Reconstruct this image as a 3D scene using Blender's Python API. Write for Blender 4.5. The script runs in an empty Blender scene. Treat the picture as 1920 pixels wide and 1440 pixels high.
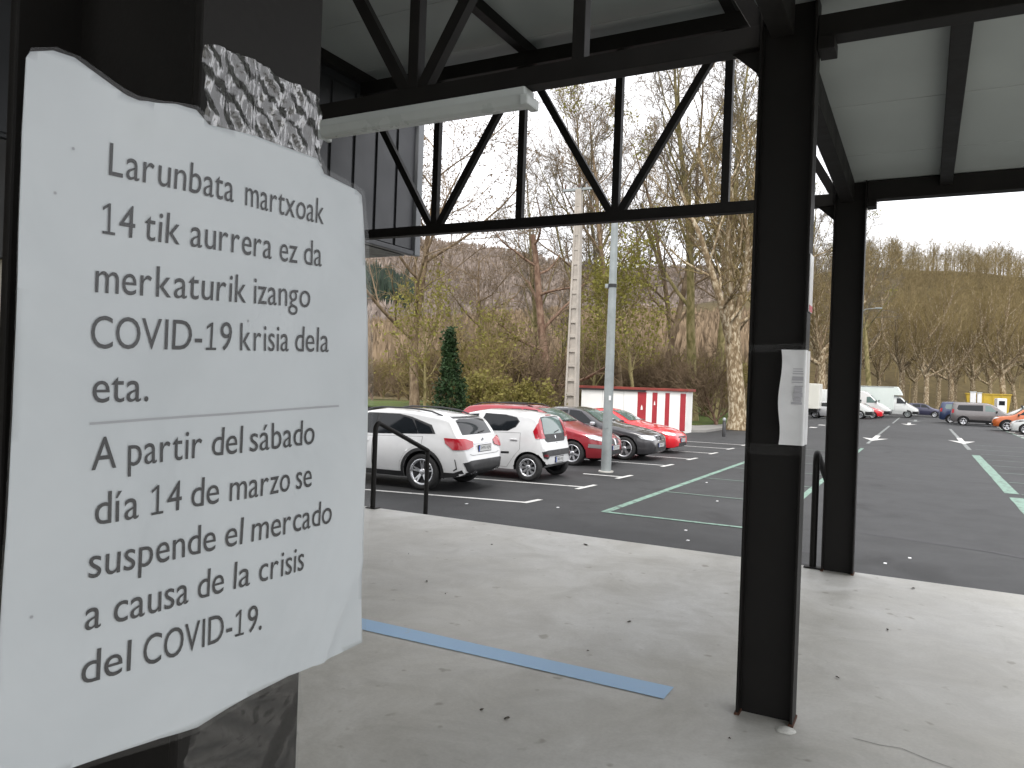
import bpy, bmesh, math, random
import numpy as np
from mathutils import Vector, Matrix
from mathutils.bvhtree import BVHTree

SC = bpy.context.scene
COL = SC.collection
R = math.radians

# ------------------------------------------------------------------ camera
EYE = 2.05                       # eye above the car park, platform is 0.55 m up
F_PX, YAW, ROLL, CY = 1450.0, R(28.06), 0.036, 718.0
cam_d = bpy.data.cameras.new('camera')
cam = bpy.data.objects.new('camera', cam_d)
COL.objects.link(cam)
SC.camera = cam
cam_d.sensor_fit = 'HORIZONTAL'
cam_d.sensor_width = 36.0
cam_d.lens = 36.0 * F_PX / 1920.0
cam_d.clip_start = 0.03
cam_d.clip_end = 6000.0
cam.location = (0, 0, EYE)
pitch = -math.atan((720.0 - CY) / F_PX)
cam.rotation_mode = 'QUATERNION'
cam.rotation_quaternion = (Matrix.Rotation(YAW, 3, 'Z') @ Matrix.Rotation(math.pi / 2 + pitch, 3, 'X')
                           @ Matrix.Rotation(ROLL, 3, 'Z')).to_quaternion()

# ------------------------------------------------------------------ world and sun
world = bpy.data.worlds.new('World')
SC.world = world
world.use_nodes = True
wn = world.node_tree.nodes
wl = world.node_tree.links
wn.clear()
sky = wn.new('ShaderNodeTexSky')
sky.sky_type = 'NISHITA'
sky.sun_disc = False
sky.sun_elevation = R(54)
sky.sun_rotation = R(155)
sky.air_density = 1.0
sky.dust_density = 3.0
hsv = wn.new('ShaderNodeHueSaturation')
hsv.inputs['Saturation'].default_value = 0.32
mixc = wn.new('ShaderNodeMix')                     # a thin even cloud cover over the clear sky
mixc.data_type = 'RGBA'
mixc.inputs[0].default_value = 0.7
mixc.inputs[7].default_value = (8.0, 7.95, 8.1, 1)
bg = wn.new('ShaderNodeBackground')
bg.inputs['Strength'].default_value = 0.105
wo = wn.new('ShaderNodeOutputWorld')
wl.new(sky.outputs[0], hsv.inputs['Color'])
wl.new(hsv.outputs[0], mixc.inputs[6])
wl.new(mixc.outputs[2], bg.inputs['Color'])
wl.new(bg.outputs[0], wo.inputs['Surface'])

sun_d = bpy.data.lights.new('sun', 'SUN')
sun_d.energy = 0.85
sun_d.angle = R(25)
sun_d.color = (1.0, 0.95, 0.9)
sun = bpy.data.objects.new('sun', sun_d)
COL.objects.link(sun)
sun.rotation_euler = (R(36), 0, R(25))

# ------------------------------------------------------------------ render settings
SC.view_settings.view_transform = 'Standard'
SC.view_settings.look = 'None'
SC.view_settings.exposure = 1.45
SC.view_settings.gamma = 1.0
SC.view_settings.use_curve_mapping = False
SC.cycles.use_denoising = True
SC.cycles.max_bounces = 6
SC.cycles.diffuse_bounces = 4
SC.cycles.glossy_bounces = 3
SC.cycles.transparent_max_bounces = 12
SC.cycles.caustics_reflective = False
SC.cycles.caustics_refractive = False

# ------------------------------------------------------------------ photo pixel -> direction (distance comes from what it touches)
FW = np.array([-math.sin(YAW), math.cos(YAW), 0.0])
RT = np.array([math.cos(YAW), math.sin(YAW), 0.0])
UP = np.array([0, 0, 1.0])
def ray(px, py):
    u, v = px - 960.0, -(py - CY)
    c, s = math.cos(ROLL), math.sin(ROLL)
    a, b = u * c - v * s, u * s + v * c
    return FW + RT * a / F_PX + UP * b / F_PX
E0 = np.array([0, 0, EYE])
def on_z(px, py, z):
    d = ray(px, py); return E0 + d * ((z - EYE) / d[2])
def on_x(px, py, x):
    d = ray(px, py); return E0 + d * (x / d[0])
def on_y(px, py, y):
    d = ray(px, py); return E0 + d * (y / d[1])
def ground_at(px, depth):
    """ground point under image column px at a given depth along the view axis"""
    hz = CY + ROLL * (px - 960.0)
    d = ray(px, hz)
    return (d[0] * depth, d[1] * depth, 0.0)

# ------------------------------------------------------------------ materials
def new_mat(name):
    m = bpy.data.materials.new(name)
    m.use_nodes = True
    nt = m.node_tree
    p = nt.nodes['Principled BSDF']
    return m, nt, p
def noise_node(nt, scale, detail=4.0, rough=0.6, vec=None, dist=0.0):
    n = nt.nodes.new('ShaderNodeTexNoise')
    n.inputs['Scale'].default_value = scale
    n.inputs['Detail'].default_value = detail
    n.inputs['Roughness'].default_value = rough
    n.inputs['Distortion'].default_value = dist
    if vec is not None: nt.links.new(vec, n.inputs['Vector'])
    return n
def ramp(nt, fac, stops):
    r = nt.nodes.new('ShaderNodeValToRGB')
    el = r.color_ramp.elements
    while len(el) < len(stops): el.new(0.5)
    for e, (pos, c) in zip(el, stops):
        e.position = pos
        e.color = (c[0], c[1], c[2], 1) if not isinstance(c, float) else (c, c, c, 1)
    nt.links.new(fac, r.inputs[0])
    return r
def mixcol(nt, fac, a, b, mode='MIX'):
    m = nt.nodes.new('ShaderNodeMix')
    m.data_type = 'RGBA'; m.blend_type = mode
    for sock, val in ((m.inputs[0], fac), (m.inputs[6], a), (m.inputs[7], b)):
        if hasattr(val, 'is_output'): nt.links.new(val, sock)
        elif isinstance(val, (int, float)): sock.default_value = val
        else: sock.default_value = (val[0], val[1], val[2], 1)
    return m.outputs[2]
def coords(nt, kind='Object', scale=None):
    t = nt.nodes.new('ShaderNodeTexCoord')
    out = t.outputs[kind]
    if scale:
        mp = nt.nodes.new('ShaderNodeMapping')
        mp.inputs['Scale'].default_value = scale
        nt.links.new(out, mp.inputs['Vector'])
        out = mp.outputs[0]
    return out
def bump(nt, p, height, strength=0.3, dist=0.01):
    b = nt.nodes.new('ShaderNodeBump')
    b.inputs['Strength'].default_value = strength
    b.inputs['Distance'].default_value = dist
    nt.links.new(height, b.inputs['Height'])
    nt.links.new(b.outputs[0], p.inputs['Normal'])
MATS = {}
def mat(name, col, rough=0.5, metal=0.0, var=0.0, scale=6.0, bmp=0.0, bscale=40.0, coat=0.0, spec=None, dirt=None, kind='Object'):
    """plain procedural material: colour with noise variation, optional bump and clear coat"""
    if name in MATS: return MATS[name]
    m, nt, p = new_mat(name)
    p.inputs['Base Color'].default_value = (*col, 1)
    p.inputs['Roughness'].default_value = rough
    p.inputs['Metallic'].default_value = metal
    if spec is not None: p.inputs['Specular IOR Level'].default_value = spec
    if coat:
        p.inputs['Coat Weight'].default_value = coat
        p.inputs['Coat Roughness'].default_value = 0.06
    if var:
        v = coords(nt, kind)
        n = noise_node(nt, scale, 5, 0.65, v)
        lo = tuple(c * (1 - var) for c in col); hi = tuple(min(1, c * (1 + var)) for c in col)
        r = ramp(nt, n.outputs[0], [(0.3, lo), (0.7, hi)])
        nt.links.new(r.outputs[0], p.inputs['Base Color'])
        rr = ramp(nt, n.outputs[0], [(0.3, max(0.0, rough - 0.1)), (0.7, min(1.0, rough + 0.1))])
        nt.links.new(rr.outputs[0], p.inputs['Roughness'])
    if bmp:
        v = coords(nt, kind)
        n = noise_node(nt, bscale, 4, 0.6, v)
        bump(nt, p, n.outputs[0], bmp, 0.01)
    MATS[name] = m
    return m

# ------------------------------------------------------------------ object helpers
def tag(o, label=None, cat=None, group=None, kind=None):
    if label: o['label'] = label
    if cat: o['category'] = cat
    if group: o['group'] = group
    if kind: o['kind'] = kind
    return o
def empty(name, loc=(0, 0, 0), rz=0.0):
    o = bpy.data.objects.new(name, None)
    o.empty_display_size = 0.2
    o.location = loc; o.rotation_euler = (0, 0, rz)
    COL.objects.link(o)
    return o
def link_mesh(name, me, parent=None, loc=None):
    o = bpy.data.objects.new(name, me)
    COL.objects.link(o)
    if parent is not None: o.parent = parent
    if loc is not None: o.location = loc
    return o
def np_mesh(name, verts, quads=None, tris=None, smooth=False, mats=None, midx=None):
    me = bpy.data.meshes.new(name)
    verts = np.asarray(verts, dtype=np.float32).reshape(-1, 3)
    parts, counts = [], []
    if quads is not None and len(quads):
        q = np.asarray(quads, dtype=np.int32).reshape(-1, 4); parts.append(q.ravel()); counts.append(np.full(len(q), 4, np.int32))
    if tris is not None and len(tris):
        t = np.asarray(tris, dtype=np.int32).reshape(-1, 3); parts.append(t.ravel()); counts.append(np.full(len(t), 3, np.int32))
    loops = np.concatenate(parts); cnt = np.concatenate(counts)
    start = np.concatenate(([0], np.cumsum(cnt)[:-1])).astype(np.int32)
    me.vertices.add(len(verts)); me.vertices.foreach_set('co', verts.ravel())
    me.loops.add(len(loops)); me.loops.foreach_set('vertex_index', loops)
    me.polygons.add(len(cnt)); me.polygons.foreach_set('loop_start', start); me.polygons.foreach_set('loop_total', cnt)
    if smooth: me.polygons.foreach_set('use_smooth', np.ones(len(cnt), dtype=bool))
    for m in mats or []: me.materials.append(m)
    if midx is not None: me.polygons.foreach_set('material_index', np.asarray(midx, dtype=np.int32))
    me.update(calc_edges=True)
    me.validate()
    return me

class MB:
    """collects shapes, build() links them as one mesh object"""
    def __init__(self): self.v = []; self.f = []; self.sm = []
    def add(self, vs, fs, smooth=False):
        b = len(self.v)
        self.v += [tuple(map(float, p)) for p in vs]
        self.f += [tuple(i + b for i in f) for f in fs]
        self.sm += [smooth] * len(fs)
        return self
    def box(self, x0, x1, y0, y1, z0, z1):
        vs = [(x0, y0, z0), (x1, y0, z0), (x1, y1, z0), (x0, y1, z0), (x0, y0, z1), (x1, y0, z1), (x1, y1, z1), (x0, y1, z1)]
        return self.add(vs, [(0, 3, 2, 1), (4, 5, 6, 7), (0, 1, 5, 4), (1, 2, 6, 5), (2, 3, 7, 6), (3, 0, 4, 7)])
    def bbox(self, x0, x1, y0, y1, z0, z1, b=0.01):
        """box with chamfered vertical and horizontal edges"""
        bm = bmesh.new()
        bmesh.ops.create_cube(bm, size=1.0, matrix=Matrix.Translation(((x0 + x1) / 2, (y0 + y1) / 2, (z0 + z1) / 2)) @ Matrix.Diagonal((x1 - x0, y1 - y0, z1 - z0, 1)))
        bmesh.ops.bevel(bm, geom=bm.edges[:], offset=b, segments=2, affect='EDGES', profile=0.6)
        self.add([v.co for v in bm.verts], [[v.index for v in f.verts] for f in bm.faces]); bm.free()
        return self
    def beam(self, p0, p1, w, h, side=(0, 1, 0)):
        """rectangular bar from p0 to p1, w along 'side', h across it"""
        a, b = Vector(p0), Vector(p1)
        d = (b - a).normalized(); s = Vector(side); s = (s - d * s.dot(d)).normalized(); t = d.cross(s)
        vs = []
        for c in (a, b):
            for i, j in ((-1, -1), (1, -1), (1, 1), (-1, 1)): vs.append(c + s * (w / 2 * i) + t * (h / 2 * j))
        return self.add(vs, [(3, 2, 1, 0), (4, 5, 6, 7), (0, 1, 5, 4), (1, 2, 6, 5), (2, 3, 7, 6), (3, 0, 4, 7)])
    def tube(self, path, rad, n=10, cap=True, smooth=True):
        path = [Vector(p) for p in path]
        if not hasattr(rad, '__len__'): rad = [rad] * len(path)
        vs, fs = [], []
        d = (path[1] - path[0]).normalized()
        s = d.orthogonal().normalized()
        for i, p in enumerate(path):
            if 0 < i < len(path) - 1: d = ((path[i + 1] - p).normalized() + (p - path[i - 1]).normalized()).normalized()
            elif i: d = (p - path[i - 1]).normalized()
            s = (s - d * s.dot(d)).normalized(); t = d.cross(s)
            for k in range(n):
                a = 2 * math.pi * k / n
                vs.append(p + (s * math.cos(a) + t * math.sin(a)) * rad[i])
        for i in range(len(path) - 1):
            for k in range(n):
                fs.append((i * n + k, i * n + (k + 1) % n, (i + 1) * n + (k + 1) % n, (i + 1) * n + k))
        self.add(vs, fs, smooth)
        if cap:
            m = (len(path) - 1) * n
            self.add(vs[:n], [tuple(range(n - 1, -1, -1))]); self.add(vs[m:], [tuple(range(n))])
        return self
    def lathe(self, prof, n=24, axis='Y', center=(0, 0, 0), closed=False, smooth=True):
        """prof: (radius, along-axis)"""
        vs, fs = [], []
        c = Vector(center)
        for r, h in prof:
            for k in range(n):
                a = 2 * math.pi * k / n
                if axis == 'Y': q = Vector((r * math.cos(a), h, r * math.sin(a)))
                elif axis == 'X': q = Vector((h, r * math.cos(a), r * math.sin(a)))
                else: q = Vector((r * math.cos(a), r * math.sin(a), h))
                vs.append(c + q)
        m = len(prof)
        for i in range(m if closed else m - 1):
            j = (i + 1) % m
            for k in range(n):
                fs.append((i * n + k, i * n + (k + 1) % n, j * n + (k + 1) % n, j * n + k))
        return self.add(vs, fs, smooth)
    def prism(self, poly, y0, y1, axis='Y'):
        """polygon (a,b) extruded along axis: Y -> (a, y, b), X -> (x, a, b), Z -> (a, b, z)"""
        def q(a, b, h): return (a, h, b) if axis == 'Y' else ((h, a, b) if axis == 'X' else (a, b, h))
        n = len(poly)
        vs = [q(a, b, y0) for a, b in poly] + [q(a, b, y1) for a, b in poly]
        fs = [tuple(range(n - 1, -1, -1)), tuple(range(n, 2 * n))]
        for i in range(n): fs.append((i, (i + 1) % n, n + (i + 1) % n, n + i))
        return self.add(vs, fs)
    def mesh(self, name, m, origin=(0, 0, 0)):
        me = bpy.data.meshes.new(name)
        o = origin
        me.from_pydata([(x - o[0], y - o[1], z - o[2]) for x, y, z in self.v], [], self.f)
        if m is not None: me.materials.append(m)
        me.polygons.foreach_set('use_smooth', self.sm)
        bm = bmesh.new(); bm.from_mesh(me)
        bmesh.ops.recalc_face_normals(bm, faces=bm.faces[:])
        bm.to_mesh(me); bm.free()
        me.update()
        return me
    def build(self, name, m, parent=None, origin=None):
        """verts are world coordinates for a thing (origin = its base), local ones under a parent at the same origin"""
        if parent is not None:
            o = parent
            while o.parent is not None: o = o.parent
            org = tuple(o.location) if origin is None else origin
            return link_mesh(name, self.mesh(name, m, org), parent)
        org = origin or (0, 0, 0)
        return link_mesh(name, self.mesh(name, m, org), None, org)
def copy_tree(o, parent=None):
    c = o.copy(); COL.objects.link(c); c.parent = parent
    for ch in list(o.children): copy_tree(ch, c)
    return c
def text_mesh(s, size=1.0, bold=0.0):
    cu = bpy.data.curves.new('text', 'FONT')
    cu.body = s; cu.size = size; cu.offset = bold; cu.resolution_u = 4
    ob = bpy.data.objects.new('text', cu); COL.objects.link(ob)
    dg = bpy.context.evaluated_depsgraph_get()
    me = bpy.data.meshes.new_from_object(ob.evaluated_get(dg))
    bpy.data.objects.remove(ob); bpy.data.curves.remove(cu)
    return me

GLYPH = {}
def glyph_text(s, bold=0.0):
    """letters set one by one; the figure 1 gets a flag and a foot as on the printed sheet"""
    V, Fc, x = [], [], 0.0
    for ch in s:
        if ch == ' ': x += 0.24; continue
        if ch not in GLYPH:
            if ch == '1':
                vs = [(.10, .0), (.46, .0), (.46, .06), (.32, .06), (.32, .66), (.265, .66), (.10, .56), (.10, .49), (.245, .575), (.245, .06), (.10, .06)]
                GLYPH[ch] = ([(a, b) for a, b in vs], [(0, 1, 2, 3, 9, 10), (3, 4, 5, 8, 9), (5, 6, 7, 8)], .56)
            else:
                me = text_mesh(ch, 1.0, 0.0 if ch in '4e9' else bold)
                vs = [(v.co.x, v.co.y) for v in me.vertices]; lo = min(v[0] for v in vs); hi = max(v[0] for v in vs)
                GLYPH[ch] = (vs, [tuple(p.vertices) for p in me.polygons], hi + max(lo, .035) * .9); bpy.data.meshes.remove(me)
        vs, fs, adv = GLYPH[ch]; b = len(V)
        V += [(a + x, c, 0) for a, c in vs]; Fc += [tuple(i + b for i in f) for f in fs]; x += adv
    me = bpy.data.meshes.new('text'); me.from_pydata(V, [], Fc); return me
# ------------------------------------------------------------------ surface materials
def m_concrete():
    m, nt, p = new_mat('concrete_floor')
    v = coords(nt)
    big = noise_node(nt, 0.55, 5, 0.62, v, 0.4)
    mid = noise_node(nt, 2.1, 7, 0.72, v, 0.5)
    fine = noise_node(nt, 60, 3, 0.6, v)
    c1 = ramp(nt, big.outputs[0], [(0.25, (0.45, 0.435, 0.38)), (0.72, (0.66, 0.66, 0.64))])
    c2 = ramp(nt, mid.outputs[0], [(0.3, (0.62, 0.61, 0.58)), (0.6, (1, 1, 1))])
    c = mixcol(nt, 0.8, c1.outputs[0], c2.outputs[0], 'MULTIPLY')
    c3 = ramp(nt, fine.outputs[0], [(0.3, (0.9, 0.9, 0.9)), (0.7, (1.05, 1.05, 1.05))])
    c = mixcol(nt, 0.7, c, c3.outputs[0], 'MULTIPLY')
    sp = noise_node(nt, 9, 2, 0.4, v)
    c4 = ramp(nt, sp.outputs[0], [(0.24, (0.55, 0.52, 0.47)), (0.31, (1, 1, 1))])
    c = mixcol(nt, 0.8, c, c4.outputs[0], 'MULTIPLY')
    nt.links.new(c, p.inputs['Base Color'])
    rr = ramp(nt, mid.outputs[0], [(0.3, 0.42), (0.7, 0.6)])
    nt.links.new(rr.outputs[0], p.inputs['Roughness'])
    bump(nt, p, fine.outputs[0], 0.12, 0.004)
    return m
def m_asphalt():
    m, nt, p = new_mat('asphalt')
    v = coords(nt)
    big = noise_node(nt, 0.12, 5, 0.6, v, 0.6)
    mid = noise_node(nt, 1.6, 6, 0.7, v, 0.5)
    fine = noise_node(nt, 130, 2, 0.7, v)
    c1 = ramp(nt, big.outputs[0], [(0.3, (0.025, 0.0255, 0.0262)), (0.7, (0.042, 0.0435, 0.045))])
    c2 = ramp(nt, mid.outputs[0], [(0.28, (0.62, 0.62, 0.62)), (0.72, (1.25, 1.25, 1.25))])
    c = mixcol(nt, 0.8, c1.outputs[0], c2.outputs[0], 'MULTIPLY')
    c3 = ramp(nt, fine.outputs[0], [(0.3, (0.7, 0.7, 0.7)), (0.7, (1.3, 1.3, 1.3))])
    c = mixcol(nt, 0.7, c, c3.outputs[0], 'MULTIPLY')
    oil = noise_node(nt, 0.55, 3, 0.55, v, 0.8)
    c5 = ramp(nt, oil.outputs[0], [(0.30, (0.55, 0.55, 0.55)), (0.40, (1, 1, 1)), (0.66, (1, 1, 1)), (0.76, (1.3, 1.3, 1.28))])
    c = mixcol(nt, 0.8, c, c5.outputs[0], 'MULTIPLY')
    nt.links.new(c, p.inputs['Base Color'])
    p.inputs['Roughness'].default_value = 0.7
    p.inputs['Specular IOR Level'].default_value = 0.34
    bump(nt, p, fine.outputs[0], 0.35, 0.006)
    return m
def m_paint(name, col, wear=0.42, under=(0.04, 0.04, 0.042)):
    m, nt, p = new_mat(name)
    v = coords(nt)
    a = noise_node(nt, 7, 6, 0.75, v, 0.4)
    b = noise_node(nt, 90, 2, 0.6, v)
    s = nt.nodes.new('ShaderNodeMath'); s.operation = 'MULTIPLY_ADD'
    nt.links.new(b.outputs[0], s.inputs[0]); s.inputs[1].default_value = 0.35; nt.links.new(a.outputs[0], s.inputs[2])
    k = ramp(nt, s.outputs[0], [(wear, 0.0), (wear + 0.16, 1.0)])
    c = mixcol(nt, k.outputs[0], under, col)
    nt.links.new(c, p.inputs['Base Color'])
    p.inputs['Roughness'].default_value = 0.65
    return m
def m_steel():
    m, nt, p = new_mat('dark_painted_steel')
    v = coords(nt)
    n = noise_node(nt, 5, 6, 0.7, v)
    f = noise_node(nt, 140, 2, 0.6, v)
    c = ramp(nt, n.outputs[0], [(0.3, (0.005, 0.0045, 0.004)), (0.7, (0.0105, 0.0095, 0.0085))])
    nt.links.new(c.outputs[0], p.inputs['Base Color'])
    r = ramp(nt, n.outputs[0], [(0.3, 0.5), (0.7, 0.66)])
    nt.links.new(r.outputs[0], p.inputs['Roughness'])
    p.inputs['Specular IOR Level'].default_value = 0.22
    bump(nt, p, f.outputs[0], 0.12, 0.002)
    return m
def m_bark(name, a, b, c, sc=5.5):
    m, nt, p = new_mat(name)
    v = coords(nt, 'Object', (1, 1, 0.45))
    n = noise_node(nt, sc, 3, 0.5, v, 0.6)
    n2 = noise_node(nt, 25, 4, 0.6, v)
    r = ramp(nt, n.outputs[0], [(0.38, a), (0.5, b), (0.64, c)])
    q = ramp(nt, n2.outputs[0], [(0.3, (0.7, 0.7, 0.7)), (0.7, (1.1, 1.1, 1.1))])
    cc = mixcol(nt, 0.6, r.outputs[0], q.outputs[0], 'MULTIPLY')
    nt.links.new(cc, p.inputs['Base Color'])
    p.inputs['Roughness'].default_value = 0.9
    p.inputs['Specular IOR Level'].default_value = 0.15
    return m
def m_leaf(name, lo, hi, trans=0.25):
    m, nt, p = new_mat(name)
    v = coords(nt)
    n = noise_node(nt, 1.3, 4, 0.7, v)
    g = noise_node(nt, 14, 2, 0.5, v)
    c = ramp(nt, n.outputs[0], [(0.3, lo), (0.7, hi)])
    q = ramp(nt, g.outputs[0], [(0.3, (0.72, 0.72, 0.72)), (0.7, (1.2, 1.2, 1.2))])
    cc = mixcol(nt, 0.7, c.outputs[0], q.outputs[0], 'MULTIPLY')
    nt.links.new(cc, p.inputs['Base Color'])
    p.inputs['Roughness'].default_value = 0.6
    p.inputs['Specular IOR Level'].default_value = 0.2
    tr = nt.nodes.new('ShaderNodeBsdfTranslucent'); nt.links.new(cc, tr.inputs['Color'])
    mx = nt.nodes.new('ShaderNodeMixShader'); mx.inputs[0].default_value = trans
    nt.links.new(p.outputs[0], mx.inputs[1]); nt.links.new(tr.outputs[0], mx.inputs[2])
    nt.links.new(mx.outputs[0], nt.nodes['Material Output'].inputs['Surface'])
    return m
def m_ground(name, cols, scale=0.4):
    m, nt, p = new_mat(name)
    v = coords(nt)
    n = noise_node(nt, scale, 8, 0.7, v, 0.6)
    f = noise_node(nt, scale * 30, 4, 0.7, v)
    k = len(cols)
    r = ramp(nt, n.outputs[0], [(0.28 + 0.44 * i / (k - 1), c) for i, c in enumerate(cols)])
    q = ramp(nt, f.outputs[0], [(0.3, (0.6, 0.6, 0.6)), (0.7, (1.25, 1.25, 1.25))])
    cc = mixcol(nt, 0.8, r.outputs[0], q.outputs[0], 'MULTIPLY')
    nt.links.new(cc, p.inputs['Base Color'])
    p.inputs['Roughness'].default_value = 0.95
    p.inputs['Specular IOR Level'].default_value = 0.1
    bump(nt, p, f.outputs[0], 0.6, 0.05)
    return m
def m_clear(name, gloss=0.22, rough=0.08, tint=(1, 1, 1), bs=0.0, bscale=60.0, fres=1.0, stretch=None):
    """thin clear plastic: mostly see-through with a surface sheen"""
    m, nt, p = new_mat(name)
    nt.nodes.remove(p)
    t = nt.nodes.new('ShaderNodeBsdfTransparent'); t.inputs['Color'].default_value = (*tint, 1)
    g = nt.nodes.new('ShaderNodeBsdfGlossy'); g.inputs['Roughness'].default_value = rough
    fr = nt.nodes.new('ShaderNodeFresnel'); fr.inputs['IOR'].default_value = 1.45
    ad = nt.nodes.new('ShaderNodeMath'); ad.operation = 'MULTIPLY_ADD'; ad.inputs[1].default_value = fres; ad.inputs[2].default_value = gloss
    nt.links.new(fr.outputs[0], ad.inputs[0])
    mx = nt.nodes.new('ShaderNodeMixShader')
    nt.links.new(ad.outputs[0], mx.inputs[0]); nt.links.new(t.outputs[0], mx.inputs[1]); nt.links.new(g.outputs[0], mx.inputs[2])
    if bs:
        v = coords(nt, 'Object', stretch)
        n = noise_node(nt, bscale, 3, 0.5, v, 1.0)
        b = nt.nodes.new('ShaderNodeBump'); b.inputs['Strength'].default_value = bs; b.inputs['Distance'].default_value = 0.01
        nt.links.new(n.outputs[0], b.inputs['Height']); nt.links.new(b.outputs[0], g.inputs['Normal']); nt.links.new(b.outputs[0], fr.inputs['Normal'])
    nt.links.new(mx.outputs[0], nt.nodes['Material Output'].inputs['Surface'])
    return m

M_CONC = m_concrete()
M_ASPH = m_asphalt()
M_WHITE_LINE = m_paint('white_road_paint', (0.52, 0.52, 0.50), 0.46)
M_FADED_LINE = m_paint('faded_white_road_paint', (0.22, 0.24, 0.23), 0.55)
M_GREEN_LINE = m_paint('green_road_paint', (0.165, 0.27, 0.215), 0.52)
M_PALE_GREEN = m_paint('faded_green_road_paint', (0.13, 0.19, 0.155), 0.5)
M_BLUE_LINE = m_paint('blue_floor_paint', (0.40, 0.60, 0.84), 0.40, (0.50, 0.55, 0.60))
M_STEEL = m_steel()
M_PANEL = mat('grey_ceiling_panel', (0.295, 0.32, 0.31), 0.55, var=0.08, scale=1.2)
M_GALV = mat('galvanised_steel', (0.255, 0.28, 0.28), 0.5, 0.3, var=0.18, scale=3.0)
M_CLAD = mat('dark_grey_cladding', (0.034, 0.036, 0.04), 0.45, 0.2, var=0.12, scale=1.5)
M_BLACK = mat('black_plastic', (0.012, 0.012, 0.013), 0.45, var=0.2, scale=8)
M_RUBBER = mat('tyre_rubber', (0.011, 0.011, 0.0115), 0.75, var=0.25, scale=12)
M_ALLOY = mat('alloy_rim', (0.52, 0.53, 0.55), 0.3, 0.85, var=0.08, scale=8)
M_DARKALLOY = mat('dark_rim', (0.03, 0.03, 0.033), 0.4, 0.5)
M_CHROME = mat('chrome', (0.75, 0.76, 0.78), 0.12, 1.0)
M_GLASS = mat('tinted_car_glass', (0.008, 0.010, 0.012), 0.05, 0.0, spec=0.35)
M_TEAL = mat('greenish_windscreen', (0.075, 0.125, 0.115), 0.05, 0.0, spec=0.75, coat=0.5)
M_RED_LIGHT = mat('red_tail_light', (0.33, 0.008, 0.018), 0.15, coat=0.5)
M_HEAD = mat('clear_headlight', (0.55, 0.57, 0.58), 0.1, 0.35, var=0.35, scale=22, coat=1.0)
M_PLATE = mat('number_plate_white', (0.55, 0.56, 0.55), 0.4, var=0.06, scale=20)
M_INK = mat('black_ink', (0.018, 0.018, 0.02), 0.6)
M_WHITE_PAINT = mat('white_paint', (0.72, 0.73, 0.735), 0.35, var=0.03, scale=2)
M_LIGHT_BODY = mat('white_enamel', (0.45, 0.48, 0.47), 0.4, var=0.05, scale=4)
M_SILVER = mat('silver_paint', (0.55, 0.56, 0.58), 0.3, 0.5, coat=1.0)
# ------------------------------------------------------------------ ground
PLAT = 0.55                      # platform level
EDGE_Y = 7.2
def struct(o): o['kind'] = 'structure'; return o
m_earth = m_ground('winter_ground', [(0.05, 0.045, 0.025), (0.09, 0.075, 0.04), (0.075, 0.09, 0.035), (0.12, 0.095, 0.055)], 0.25)
m_grass = m_ground('rough_grass', [(0.045, 0.075, 0.02), (0.08, 0.11, 0.03), (0.10, 0.095, 0.04)], 0.5)

def terrain_h(x, y):
    return 0.0
b = MB(); b.add([(-3000, -400, -0.16), (3000, -400, -0.16), (3000, 3000, -0.16), (-3000, 3000, -0.16)], [(0, 1, 2, 3)])
struct(b.build('ground', m_earth))
# car park slab
b = MB(); b.box(-13.2, 30, -40, 128, -0.15, 0.0)
lot = struct(b.build('parking_lot', M_ASPH))
# pavement with kerb on the far left side of the car park, behind the bays
b = MB(); b.box(-17.5, -13.24, 8, 31.0, -0.14, 0.10); b.box(-24, -13.24, 31.0, 120, -0.14, 0.10)
struct(b.build('pavement', mat('pavement_concrete', (0.22, 0.215, 0.2), 0.8, var=0.2, scale=1.2, bmp=0.2)))
b = MB()
b.prism([(-13.24, 31.2), (-9.2, 37.2), (-9.0, 60), (-12.5, 118), (-13.24, 118)], 0.004, 0.12, 'Z')
struct(b.build('pavement_corner', mat('pavement_concrete', (0.22, 0.215, 0.2))))
b = MB(); b.prism([(-10.8, 41.5), (-9.9, 46), (-9.9, 62), (-12.4, 116), (-40, 116), (-40, 41.5)], 0.1, 0.17, 'Z')
struct(b.build('grass_verge', m_grass))

def strip(name, p0, p1, w, m, parent, z=0.004, skew=None):
    """a painted line as a thin sheet; skew = direction of its end cut"""
    a, c = Vector((p0[0], p0[1], 0)), Vector((p1[0], p1[1], 0))
    d = (c - a).normalized(); n = Vector((-d.y, d.x, 0)) * (w / 2)
    segs = max(1, int((c - a).length / 0.5))
    vs, fs = [], []
    rnd = random.Random(hash((round(p0[0], 2), round(p0[1], 2))) & 0xffff)
    for i in range(segs + 1):
        q = a + (c - a) * (i / segs)
        j = 1 + rnd.uniform(-0.06, 0.06)
        vs += [q + n * j + Vector((0, 0, z)), q - n * j + Vector((0, 0, z))]
    for i in range(segs): fs.append((2 * i, 2 * i + 1, 2 * i + 3, 2 * i + 2))
    mb = MB(); mb.add(vs, fs)
    return mb.build(name, m, parent)
# white bay lines with T ends: (outer end x,y, slant in degrees)
for y, ang, ln in ((11.9, 12, 6.2), (14.5, 10, 5.8), (16.75, 5, 0.95), (20.1, 5, 5.6), (22.6, 4, 5.6), (25.2, 4, 5.6), (27.7, 3, 5.6), (30.2, 3, 5.0), (9.3, 12, 6.0)):
    d = (math.cos(R(ang)), math.sin(R(ang)))
    strip('bay_line', (-5.98, y), (-5.98 - d[0] * ln, y - d[1] * ln), 0.11, M_WHITE_LINE, lot)
    strip('bay_line_end', (-5.98, y - (0.1 if y == 11.9 else 0.42)), (-5.93, y + 0.45), 0.11, M_WHITE_LINE, lot, 0.008)
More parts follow.
